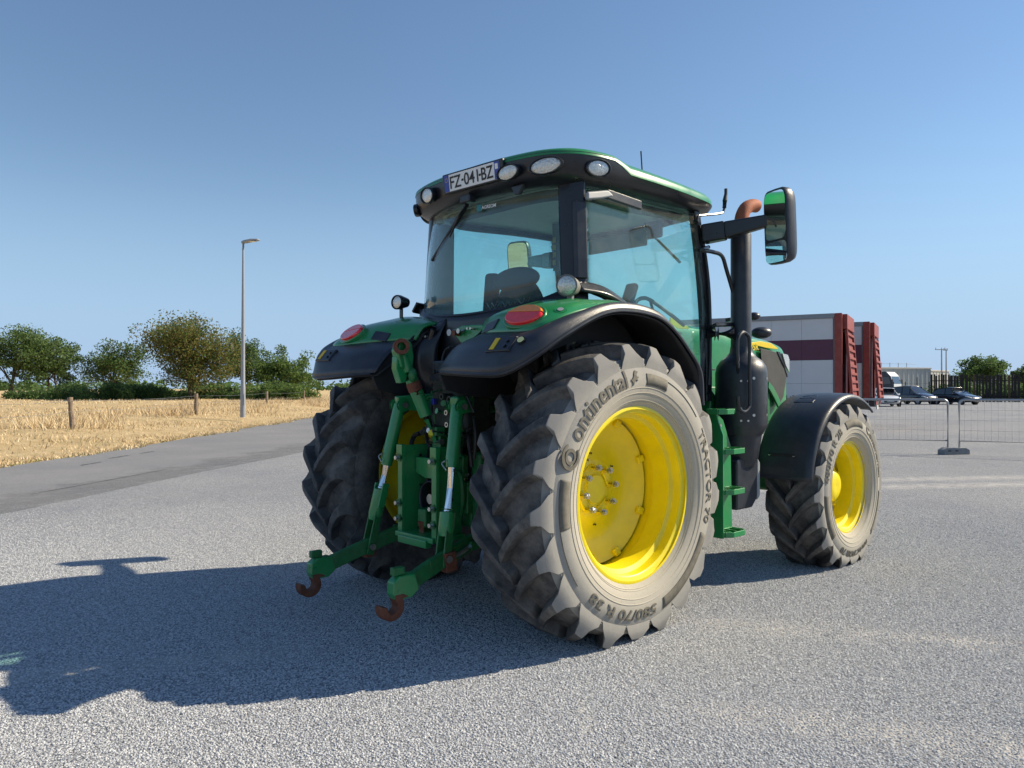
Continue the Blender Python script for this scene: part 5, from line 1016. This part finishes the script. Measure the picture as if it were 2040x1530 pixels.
# ---- bonnet
HS = [(1.46, .36, 1.985, 1.18), (1.9, .375, 1.975, 1.16), (2.4, .385, 1.945, 1.12), (2.9, .39, 1.925, 1.08), (3.2, .385, 1.895, 1.02), (3.38, .36, 1.84, 1.0), (3.47, .32, 1.72, 1.0), (3.50, .28, 1.45, 1.0), (3.49, .26, 1.2, 1.0)]
def hring(x, w, zt, zb): return [Vector((x, y_ * w, z)) for y_, z in ((-.96, zb), (-1, zb + (zt - zb) * .5), (-1, zt - .14), (-.985, zt - .085), (-.93, zt - .038), (-.75, zt - .008), (-.4, zt + .012), (0, zt + .02), (.4, zt + .012), (.75, zt - .008), (.93, zt - .038), (.985, zt - .085), (1, zt - .14), (1, zb + (zt - zb) * .5), (.96, zb))]
cols = list(zip(*[hring(*h) for h in HS])); cols = [cr(c, 40) for c in cols]
bo = MB().loft([list(r) for r in zip(*cols)]).build('bonnet', GREEN, TR, smooth=40)
def hx(x): return float(np.interp(x, [h[0] for h in HS], [h[1] for h in HS]))
def bside(px, off=.004):       # a point of the bonnet's right flank seen at a photo pixel
    y_ = -.385
    for _ in range(4): p = on(px[0], px[1], 'y', y_); y_ = -hx(min(3.40, p.x)) - off - .016
    return p
def flank(name, P, mat, th=.006, off=.004, bev=.003):
    V = [bside(p, off) for p in P]; n = len(V); q = MB(); q.add(V + [v + Vector((0, -th, 0)) for v in V], [tuple(range(n)), tuple(range(2 * n - 1, n - 1, -1))] + [(i, (i + 1) % n, n + (i + 1) % n, n + i) for i in range(n)]); return q.build(name, mat, bo, bev)
flank('side_grille', [(1514, 694), (1551, 703), (1561, 728), (1566, 750), (1560, 790), (1551, 806), (1544, 790), (1534, 772), (1522, 755), (1517, 730)], GRILL)
flank('bonnet_stripe', [(1490, 683), (1515, 680), (1535, 684), (1549, 694), (1547, 696), (1525, 693), (1505, 688), (1490, 688)], YELS)
flank('bonnet_stripe', [(1334, 632), (1354, 641), (1371, 652), (1371, 656), (1350, 655), (1334, 645)], YELS)
flank('headlight', [(1555, 704), (1566, 707), (1569, 716), (1569, 742), (1562, 728)], LENS, .02)
flank('grille_frame', [(1546, 700), (1552, 701), (1567, 746), (1567, 752), (1560, 730)], BLKS, .012)
arcg = [(1528, 760), (1538, 772), (1547, 790), (1553, 806), (1548, 812), (1540, 795), (1532, 780), (1527, 772)]; flank('grille_surround', arcg, GREEN, .02)
flank('side_seam', [(1405, 734), (1424, 735), (1424, 738), (1405, 737)], BLKS, .003); 
def hood_text():
    V, F, x0, x1 = text_mb('6145R', 1, .02); e = bside((1510, 697)); b = bside((1497, 698)); d = (e - b).normalized(); h = .058; w = .23; q = MB()
    q.add([e + d * (((v.x - x0) / (x1 - x0) - 1) * w) + Vector((0, -.006, v.y / .7 * h)) for v in V], F); q.build('model_lettering', YELS, bo, smooth=0, solid=.002)
hood_text()
MB().box((1.55, 0, 1.45), (.2, .68, .9)).build('firewall', BLK, TR, .03)
MB().box((2.3, -.395, 1.30), (1.4, .02, .32)).build('engine_panel', GREEND, TR, .02)
MB().prism([(1.52, -.42, 1.45), (1.72, -.42, 1.30), (1.80, -.42, 1.02), (1.62, -.42, 1.02), (1.50, -.42, 1.2)], (0, -.30, 0)).build('side_bracket', GREEN, TR, .02)
MB().box((2.0, 0, .62), (1.5, .4, .26)).build('engine_sump', CAST, TR, .04)
# ---- step ladder, tanks
LA = MB(); LA.prism([(1.15, -.93, 1.30), (1.15, -.97, 1.30), (1.15, -1.045, 1.12), (1.15, -1.045, .40), (1.15, -.93, .40)], (.014, 0, 0)); la = LA.build('step_ladder', GREEN, TR, .003)
MB().prism([(1.165, -.955, 1.30), (1.30, -.955, 1.22), (1.40, -.955, 1.03), (1.42, -.955, .40), (1.165, -.955, .40)], (0, .014, 0)).build('ladder_plate', GREEN, la, .003)
for z in (1.285, 1.005, .722, .425):
    x0, x1 = (1.08, 1.26) if z > 1.2 else (1.165, 1.40); pl = [(x0, -.96), (x0, -1.05), (x0 + .05, -1.085), (x1 - .04, -1.085), (x1, -1.05), (x1, -.96)]; stp = MB()
    n = len(pl)
    for i in range(1, n - 1) if False else range(n):
        a, b = pl[i], pl[(i + 1) % n]; stp.bar((a[0], a[1], z), (b[0], b[1], z), .012, .038)
    so_ = stp.build('step', GREEN, la, .004)
    MB().prism([(x, y_, z - .015) for x, y_ in pl], (0, 0, .012)).build('tread_plate', GREEND, so_)
    for k in range(3): MB().box((x0 + .05 + k * .07, -1.02, z + .006), (.012, .09, .03)).build('grip_tooth', GREEND, so_)
MB().prism([(.74, -.45, 1.30), (1.10, -.45, 1.30), (1.13, -.45, .52), (.86, -.45, .52)], (0, -.47, 0)).build('fuel_tank', DARK, TR, .03)
for z in (1.18, 1.12, .62, .56): MB().cyl((1.25, -.955, z), (1.25, -.966, z), .012, n=10).build('ladder_bolt', STEEL, la)
DT = [(1.50, .93), (1.76, .93), (1.78, .88), (1.78, .62), (1.70, .55), (1.48, .55), (1.48, .90)]
dt = MB().prism([(x, -.80, z) for x, z in DT], (0, -.16, 0)).build('fluid_tank', BLK, TR, .03)
MB().prism([(x, -.69, z) for x, z in ((1.765, .92), (1.805, .88), (1.805, .63), (1.765, .60))], (0, -.275, 0)).build('tank_shield', GREYP, dt, .01)
MB().cyl((1.62, -.86, .93), (1.62, -.86, .985), .035, n=18).build('filler_cap', GREYP, dt); MB().tube(cr([(1.62, -.86, .97), (1.66, -.84, 1.03), (1.72, -.8, 1.05), (1.74, -.7, 1.0)], 12), .012, 8).build('hose', HOSE, dt)
MB().box((.9, .62, .95), (.7, .35, .75)).build('fuel_tank', DARK, TR, .04)
# ---- front fenders
def front_fender(sg):
    C = []
    for yy, r_ in ((-.80, .735), (-.83, .757), (-1.0, .768), (-1.20, .762), (-1.245, .748), (-1.255, .725)):
        C.append([(WB + r_ * math.cos(R(a)), (yy if sg < 0 else -yy), ZF + r_ * math.sin(R(a))) for a in range(172, 54, -4)])
    f = MB().curves(C, 48, 16).build('front_fender', BLK, TR, smooth=50, solid=.014); y0 = 1.0 * sg
    def at_(a, yy, off=0): return Vector((WB + (.77 + off) * math.cos(R(a)), yy, ZF + (.77 + off) * math.sin(R(a))))
    MB().bar(at_(114, sg * .92), at_(114, sg * 1.08), .05, .014, (-.4, 0, .9)).build('fender_slot', BLKS, f, .004)
    MB().bar(at_(158, sg * .90), at_(158, sg * 1.12), .016, .03, (0, 0, 1)).build('fender_slot', DARK, f, .004)
    for yy in (.91, 1.11): MB().cyl(at_(158, sg * yy, -.005), at_(158, sg * yy, .008), .010, n=10).build('fender_bolt', STEEL, f)
    q = MB(); V, F, x0, x1 = text_mb('S', 1, .0); q.add([at_(107 - (v.y - .35) * 10, sg * 1.0 - ((v.x - x0) / (x1 - x0) - .5) * .13, .004) for v in V], F); q.build('embossed_mark', BLKS, f, smooth=0, solid=.004)
    MB().bar((WB, sg * .72, ZF + .1), (WB, sg * .75, ZF + .74), .05, .03).bar((WB, sg * .75, ZF + .74), (WB, sg * 1.1, ZF + .745), .04, .02).build('fender_stay', BLKS, f)
front_fender(-1); front_fender(1)

# ---- rear linkage
hf = MB(); hf.box((-.22, 0, .95), (.46, .50, .78)); hf.box((-.30, -.27, .80), (.30, .10, .50)); hf.box((-.30, .27, .80), (.30, .10, .50)); hf.build('rear_housing', HITCH, TR, .03)
for sg in (-1, 1):
    low = -.05 if sg > 0 else 0
    P = [Vector((-.12, sg * .27, .50)), Vector((-.55, sg * .35, .51 + low * .3)), Vector((-.92, sg * .425, .425 + low)), Vector((-1.10, sg * .45, .365 + low))]
    lk = MB()
    for a, b in zip(P, P[1:]): lk.bar(a, b + (b - a).normalized() * .01, .042, .094)
    lo = lk.build('lower_link', HITCH, TR, .008)
    hd = [(-1.06, .43), (-1.16, .43), (-1.20, .40), (-1.205, .335), (-1.185, .30), (-1.08, .30), (-1.03, .34)]
    MB().prism([(x, sg * .45 + .034, z + low) for x, z in hd], (0, -.068, 0)).build('link_head', GREEN, lo, .008)
    MB().box((-1.155, sg * .45, .452 + low), (.075, .04, .045)).build('latch', HITCH, lo, .006)
    cx, cz = -1.205, .268 + low; ang = [(-20 - i * 10) for i in range(0, 18)]
    outer = [(cx + .074 * math.cos(R(a)), cz + .074 * math.sin(R(a))) for a in range(30, -200, -14)]; inner = [(cx + .033 * math.cos(R(a)), cz + .033 * math.sin(R(a))) for a in range(-190, 50, 14)]
    MB().prism([(x, sg * .45 + .036, z) for x, z in [(-1.14, .335 + low), (-1.09, .31 + low)] + outer + inner + [(-1.20, .335 + low)]], (0, -.072, 0)).build('claw_hook', RUST, lo, .008)
    MB().bar(P[2] + Vector((.10, 0, .012)), P[2] + Vector((.18, 0, .02)), .052, .112).build('wear_patch', RUST, lo, .004)
    # check chain / stabiliser
    MB().bar((-.18, sg * .38, .52), (-.60, sg * .40, .50), .03, .05).build('stabiliser', HITCH, lo, .006)
    MB().tube(cr([(-.60, sg * .40, .50), (-.68, sg * .415, .475), (-.76, sg * .415, .46)], 6), .014, 8).build('stabiliser_pin', STEEL, lo)
    # lift arm and rod
    top = Vector((-.62, sg * .305, 1.335)); bot = Vector((-.80, sg * .40, .46 + low)); d = bot - top
    MB().bar((-.22, sg * .20, 1.35), top + Vector((-.03, 0, .015)), .075, .15, w1=.064, h1=.092).cyl((-.22, sg * .30, 1.34), (-.22, sg * .10, 1.34), .085, n=20).build('lift_arm', GREEN, TR, .012)
    lr = MB(); z = lambda zz: top + d * ((top.z - zz) / (top.z - bot.z)); c0, c1 = (.938, .80) if sg > 0 else (.973, .735)
    lr.tube([z(1.375), z(1.34), z(1.25), z(1.12), z(1.03), z(c0)], [.026, .039, .041, .041, .043, .036], 16); lro = lr.build('lift_rod', GREEN, TR)
    for q in (-.042, .042): MB().cyl(top + Vector((0, q - .012, 0)), top + Vector((0, q + .012, 0)), .046, n=20).build('rod_eye', GREEN, lro, .004)
    MB().cyl(top + Vector((0, -.075, 0)), top + Vector((0, .075, 0)), .02, n=12).build('pin', STEEL, lro)
    MB().cyl(z(c0 + .02), z(c1 - .02), .023, n=18).build('chrome_rod', CHR, lro)
    lw = MB(); lw.tube([z(c1), z(c1 - .02), z(.62), z(.58)], [.042, .048, .048, .036], 16); lwo = lw.build('rod_sleeve', GREEN, lro)
    if sg > 0:
        for q in (-.045, .045): MB().bar(z(.82) + Vector((0, q, 0)), z(.66) + Vector((0, q, 0)), .05, .012, (0, 1, 0)).build('sleeve_guard', GREEN, lro, .004)
    for q in (-.036, .036): MB().bar(z(.64) + Vector((0, q, 0)), bot + Vector((-.01, q, -.05)), .012, .055, (1, 0, 0)).build('clevis', HITCH, lro, .004)
    MB().cyl(bot + Vector((0, -.06, 0)), bot + Vector((0, .06, 0)), .022, n=14).build('pin', STEEL, lro)
    MB().tube(cr([z(1.02) + Vector((-.045, .0, 0)), z(1.0) + Vector((-.062, .02, 0)), z(.97) + Vector((-.062, -.02, 0)), z(.96) + Vector((-.045, 0, 0))], 12), .004, 6).build('lynch_pin', STEEL, lro)
    # hitch frame rails
    rx = -.69; ra = MB(); ra.box((rx, sg * .18, .79), (.03, .048, .58)).box((-.58, sg * .168, .79), (.20, .022, .58)); ro = ra.build('hitch_rail', GREEN, TR, .005)
    MB().box((rx - .004, sg * .18, 1.05), (.036, .062, .07)).build('rail_cap', GREEN, ro, .004)
    for zz in (1.0, .71, .61):
        MB().cyl((rx - .012, sg * .18, zz), (rx - .026, sg * .18, zz), .026, n=20).build('washer', HITCH, ro); MB().cyl((rx - .02, sg * .18, zz), (rx - .052, sg * .18, zz), .0155, n=14).build('rail_bolt', STEEL, ro, .003)
    for k in range(7): MB().cyl((-.56, sg * .165 - .0125, .62 + k * .065), (-.56, sg * .165 - .017, .62 + k * .065), .009, n=10).cyl((-.56, sg * .165 + .0125, .62 + k * .065), (-.56, sg * .165 + .017, .62 + k * .065), .009, n=10).build('rail_hole', DARK, ro)
MB().prism([(-.60, -.152, 1.0), (-.60, .152, 1.0), (-.60, .152, .90), (-.60, .06, .87), (-.60, -.06, .87), (-.60, -.152, .90)], (.03, 0, 0)).build('cross_plate', GREEN, TR, .006)
MB().box((-.60, 0, .515), (.26, .40, .035)).box((-.72, 0, .49), (.05, .30, .05)).build('drawbar_plate', GREEN, TR, .008)
MB().cyl((-.64, .03, .50), (-.64, .03, .60), .028, n=16).build('drawbar_pin', RUST, TR); MB().box((-.60, .03, .62), (.09, .09, .12)).build('pin_block', HITCH, TR, .015)
MB().cyl((-.45, 0, .74), (-.60, 0, .74), .032, n=18).build('pto_shaft', STEEL, TR); MB().lathe([(-.45, .10), (-.58, .115), (-.60, .11)], (0, 0, .74), (1, 0, 0), 24).build('pto_guard', BLK, TR, solid=.008)
for yy in (-.09, .09): MB().box((-.47, yy, .70), (.03, .10, .30)).build('housing_plate', HITCH, TR, .008)
for (yy, zz) in ((-.13, .62), (-.13, .82), (.13, .62), (.13, .82), (-.2, .9), (.2, .9)): MB().cyl((-.45, yy, zz), (-.475, yy, zz), .014, n=6).build('housing_bolt', STEEL, TR, smooth=0)
# top link, stowed upright
tb = Vector((-.545, .0, 1.105)); tt = Vector((-.772, .10, 1.712)); dv = tt - tb; T = lambda f: tb + dv * f
tl = MB(); tl.tube([T(.0), T(.24)], [.024, .026], 14); tl.tube([T(.27), T(.275), T(.66), T(.665)], [.034, .043, .043, .036], 16); tl.tube([T(.70), T(.74), T(.90)], [.032, .035, .040], 14); to = tl.build('top_link', GREEN, TR)
MB().cyl(T(.22), T(.29), .022, n=12).cyl(T(.64), T(.72), .022, n=12).build('thread', DARK, to); MB().tube([T(.50), T(.54), T(.60), T(.63)], [.044, .047, .047, .044], 14).build('rust_band', RUST, to)
MB().ell(T(.665) + Vector((-.02, -.045, .02)), (.03, .03, .045)).build('turning_lug', HITCH, to)
MB().prism([T(.84) + Vector((x, .045, z)) for x, z in ((.045, -.06), (-.045, -.04), (-.075, .07), (-.05, .13), (0, .145), (.04, .12), (.055, .03))], (0, -.075, 0)).build('link_head', GREEN, to, .012)
eye = T(.96); MB().lathe([(-.055, .026), (-.055, .050), (.055, .050), (.055, .026)], eye + Vector((-.012, -.03, .02)), (-.5, -.85, 0), 24, closed=True).build('ball_eye', RUST, to)
MB().prism([T(.80) + Vector((x, .05, z)) for x, z in ((-.02, .02), (-.075, .06), (-.08, -.02), (-.045, -.115), (-.005, -.105), (.01, -.04))], (0, -.06, 0)).build('latch', GREEN, to, .008)
MB().cyl(tb + Vector((0, -.06, 0)), tb + Vector((0, .06, 0)), .02, n=12).build('pin', STEEL, to)
MB().box((-.50, 0, 1.12), (.10, .09, .16)).build('top_link_bracket', HITCH, TR, .01)
# hydraulic couplers and hoses
vb = MB(); vb.box((-.44, -.12, 1.36), (.20, .36, .34)); vo = vb.build('valve_block', CAST, TR, .02)
MB().prism([(-.60, -.02, 1.62), (-.60, -.20, 1.62), (-.60, -.22, 1.52), (-.60, -.16, 1.47), (-.60, -.03, 1.50)], (.16, 0, 0)).build('valve_cover', BLK, vo, .015)
for (u, w, r_, m) in ((904, 770, .030, STEEL), (891, 769, .026, CAST), (893, 822, .016, STEEL), (894, 846, .016, STEEL), (913, 776, .024, CAST), (899, 796, .022, CAST), (912, 802, .022, CAST), (884, 790, .02, CAST), (906, 748, .02, CAST)):
    c = on(u, w, 'x', -.60); MB().lathe([(0, r_ * .55), (.02, r_ * .6), (.02, r_), (-.10, r_)], c, (-1, 0, 0), 20).build('coupler', m, vo); MB().cyl(c + Vector((.02, 0, 0)), c + Vector((.0, 0, 0)), r_ * .62, n=14).build('coupler_dust_plug', DARK, vo)
gbk = [on(u, w, 'x', -.46) for u, w in ((904, 656), (920, 648), (962, 646), (962, 672), (940, 684), (922, 690), (905, 668))]; bk = MB().prism(gbk, (.12, 0, 0)).build('rear_bracket', GREEN, TR, .01)
MB().prism([on(u, w, 'x', -.45) for u, w in ((915, 690), (930, 688), (928, 720), (915, 760), (904, 780), (900, 770), (912, 730))], (.03, 0, 0)).build('bracket_arm', GREEN, bk, .006)
for (u, w, m, r_) in ((904, 663, ALU, .022), (913, 664, RUST, .020), (922, 660, STEEL, .016), (940, 655, STEEL, .008), (946, 655, STEEL, .008)): c = on(u, w, 'x', -.47); MB().cyl(c, c + Vector((-.04, 0, 0)), r_, n=14).build('socket', m, bk)
for pts, r_, m in (([(840, 862), (826, 868), (820, 885), (826, 905), (832, 920)], .016, HOSE), ([(848, 852), (850, 880), (858, 890)], .010, HOSE), ([(880, 775), (862, 800), (862, 830), (870, 860)], .011, HOSE), ([(900, 690), (886, 700), (880, 730), (890, 750)], .008, HOSE), ([(935, 850), (933, 875), (938, 900)], .012, HOSE), ([(860, 765), (875, 770), (890, 755)], .010, HOSE), ([(866, 795), (880, 800), (896, 790)], .010, GREEND), ([(878, 900), (884, 870), (900, 858)], .008, HOSE), ([(925, 845), (921, 880), (918, 910)], .007, GREEND)):
    MB().tube(cr([on(u, w, 'x', -.52 + .03 * math.sin(i * 1.7)) for i, (u, w) in enumerate(pts)], 18), r_, 8).build('hose', m, TR)
MB().cyl(on(840, 862, 'x', -.53), on(846, 856, 'x', -.53), .019, n=12).build('hose_fitting', STEEL, TR); MB().cyl(on(859, 866, 'x', -.53), on(859, 862, 'x', -.58), .02, n=14).build('yellow_plug', YEL, TR)
for (u, w) in ((864, 800), (864, 806)): MB().box(on(u, w, 'x', -.56), (.03, .03, .04)).build('blue_coupling', pm('blue cap', (.03, .04, .35), .5), TR, .006) if u == 864 and w == 800 else None
dl = on(936, 787, 'x', -.50); MB().box(dl, (.004, .05, .035)).build('warning_label', WHT, TR)
MB().tube(cr([on(u, w, 'x', -.38) for u, w in ((866, 650), (858, 680), (858, 720), (862, 760))], 14), .022, 10).build('cable_duct', BLKS, TR)
rf = random.Random(21)
for i in range(30):                                  # small fittings crowding the coupler block
    c = on(rf.uniform(862, 938), rf.uniform(735, 880), 'x', rf.uniform(-.58, -.46)); k = rf.random(); m = rf.choice([HITCH, HITCH, CAST, CAST, STEEL, GREEN])
    if k < .45: MB().cyl(c, c + Vector((-rf.uniform(.03, .09), rf.uniform(-.03, .03), rf.uniform(-.02, .02))), rf.uniform(.008, .022), n=12).build('fitting', m, vo)
    elif k < .75: MB().box(c, (rf.uniform(.03, .08), rf.uniform(.02, .06), rf.uniform(.02, .07)), rotm('Z', rf.uniform(-20, 20))).build('fitting', m, vo, .005)
    else: MB().tube(cr([c, c + Vector((-.03, rf.uniform(-.06, .06), .03)), c + Vector((.02, rf.uniform(-.12, .12), -rf.uniform(.06, .2)))], 10), rf.uniform(.006, .012), 7).build('hose', HOSE, vo)
for pts, r_, m in (([(926, 792), (922, 850), (917, 912)], .007, GREEND), ([(931, 840), (934, 880), (940, 930)], .012, HOSE), ([(944, 830), (948, 870), (945, 915)], .010, HOSE), ([(852, 905), (846, 925), (852, 960), (850, 1010)], .012, HOSE), ([(836, 920), (842, 950), (838, 1000)], .010, HOSE), ([(880, 760), (872, 775), (876, 800), (884, 830), (880, 870)], .010, HOSE), ([(910, 815), (902, 840), (906, 880), (900, 915)], .011, HOSE), ([(846, 800), (858, 790), (874, 795), (886, 780)], .009, GREEND), ([(848, 835), (862, 825), (880, 840)], .012, CAST), ([(905, 935), (918, 950), (922, 1000), (915, 1045)], .014, HITCH)):
    MB().tube(cr([on(u, w, 'x', -.50 - .03 * math.sin(i * 1.3)) for i, (u, w) in enumerate(pts)], 18), r_, 8).build('hose', m, vo)
for (u, w, sy, sz, m) in ((838, 945, .10, .10, HITCH), (838, 985, .12, .07, CAST), (850, 1020, .07, .08, HITCH), (892, 960, .06, .16, HITCH), (905, 1000, .05, .12, CAST), (920, 930, .10, .16, HITCH), (930, 990, .09, .20, HITCH), (828, 905, .06, .06, CAST)):
    MB().box(on(u, w, 'x', -.46), (.07, sy, sz), rotm('Z', 3)).build('housing_block', m, TR, .010)
for (u, w) in ((830, 940), (846, 940), (830, 962), (846, 962), (888, 935), (898, 935), (888, 985), (898, 985), (915, 912), (928, 912), (925, 955), (938, 972), (925, 1010), (908, 985)):
    c = on(u, w, 'x', -.50); MB().cyl(c, c + Vector((-.022, 0, 0)), .011, n=6).build('housing_bolt', STEEL if w % 2 else HITCH, TR, smooth=0)
MB().curves([[(-.30, .20, 1.92), (-.36, .22, 1.75), (-.36, .22, 1.55), (-.33, .22, 1.36)], [(-.30, .31, 1.90), (-.46, .33, 1.72), (-.46, .33, 1.55), (-.36, .33, 1.36)]], 16, 5).build('cab_mount_cover', BLKS, TR, solid=.015)
for yy in (.30, .34): MB().cyl((-.40, yy, 1.80), (-.415, yy, 1.80), .009, n=8).build('panel_clip', STEEL, TR)
# ---- cab interior
se = MB(); se.box((.42, 0, 1.70), (.50, .50, .14)); s_o = se.build('driver_seat', SEAT, TR, .04, seg=3)
def cushion(c, sz, M, nm, par, mat=SEAT):
    return MB().box(c, sz, M).build(nm, mat, par, min(sz) * .42, seg=4)
MB().ell((.20, -.01, 1.98), (.085, .235, .27), rotm('Y', -8), 24, 14).build('backrest', SEAT, s_o); MB().ell((.150, -.01, 2.215), (.075, .225, .085), rotm('Y', -8), 24, 12).build('headrest', SEAT, s_o)
cushion((.40, -.34, 1.93), (.40, .10, .09), None, 'armrest', s_o); cushion((.30, .43, 2.06), (.08, .13, .52), rotm('X', 6), 'passenger_backrest', s_o)
nt = MB()
for k in range(-3, 4):
    for dr in (-1, 1): nt.cyl((.085, .055 * k - .06 * dr, 1.93), (.078, .055 * k + .06 * dr, 2.06), .004, n=5)
nt.build('seat_net', GREYP, s_o)
MB().tube(cr([(.46, .52, 1.80), (.44, .53, 1.92), (.46, .54, 2.05), (.52, .545, 2.14)], 12), .018, 8).build('grab_handle', BLKS, TR)
sw_c = Vector((1.02, 0, 2.02)); sn = Vector((-.55, 0, .83)).normalized(); a_, b_, _ = frame(sn); ring = [sw_c + (a_ * math.cos(2 * math.pi * i / 40) + b_ * math.sin(2 * math.pi * i / 40)) * .19 for i in range(41)]
swm = MB().tube(ring, .015, 8, cap=False); sw_o = swm.build('steering_wheel', BLKS, TR)
for k in range(3): MB().bar(sw_c, ring[int(k * 13.3)], .03, .012).build('spoke', BLKS, sw_o)
MB().cyl(sw_c, sw_c - sn * .5, .05, .07, n=14).build('steering_column', BLK, TR); MB().box((1.28, 0, 1.78), (.24, .42, .34), rotm('Y', -15)).build('dashboard', BLK, TR, .04)
MB().box((.62, -.50, 1.80), (.75, .26, .18)).build('side_console', BLK, TR, .03)
mon = on(1255, 585, 'y', -.45); MB().box(mon, (.05, .10, .16), rotm('Y', 25)).build('joystick', BLK, TR, .02)
MB().tube(cr([on(u, w, 'y', -.66) for u, w in ((1262, 612), (1268, 600), (1280, 594), (1296, 598), (1330, 622), (1362, 648))], 24), .014, 8).build('inner_grab_rail', TRIM, TR)
MB().cyl(on(1296, 600, 'y', -.66), on(1302, 624, 'y', -.66), .011, n=8).build('rail_stay', TRIM, TR)
sc_ = on(1302, 455, 'y', -.30); MB().box(sc_, (.05, .16, .16)).build('monitor', BLK, TR, .02)
sv = on(1318, 515, 'y', .15); 
wb = MB(); wb.tube([on(1263, 448, 'x', 1.47), on(1310, 478, 'x', 1.49), on(1355, 523, 'x', 1.52)], [.008, .010, .012], 8); wb.build('front_wiper', BLKS, TR)
MB().bar((1.28, .30, 2.62), (1.28, -.30, 2.62), .02, .12).build('sun_visor', TRIM, TR, .01)
mr_ = on(1302, 463, 'y', -.42); MB().box(mr_, (.03, .10, .075), rotm('Z', 20)).build('inner_mirror', BLKS, TR, .015)
for k in range(4): MB().box(on(1104, 478 + k * 15, 'x', .74), (.004, .032, .040)).build('cab_sticker', pm('tan cab sticker', (.42, .34, .14), .6) if k == 0 else MT['tan cab sticker'], TR)
MB().box(on(1086, 440, 'x', .9), (.03, .06, .06)).build('control_unit', BLK, TR, .006)
MB().prism([on(u, w, 'x', .75) for u, w in ((1100, 445), (1114, 445), (1114, 540), (1102, 540))], (.05, 0, 0)).build('door_trim_panel', TRIM, TR)
for sg in (1,): MB().prism([(-.02, sg * .74, 2.0), (.16, sg * .74, 1.98), (.15, sg * .72, 2.70), (-.02, sg * .72, 2.70)], (0, -sg * .04, 0)).build('pillar_lining', TRIM, TR, .01)
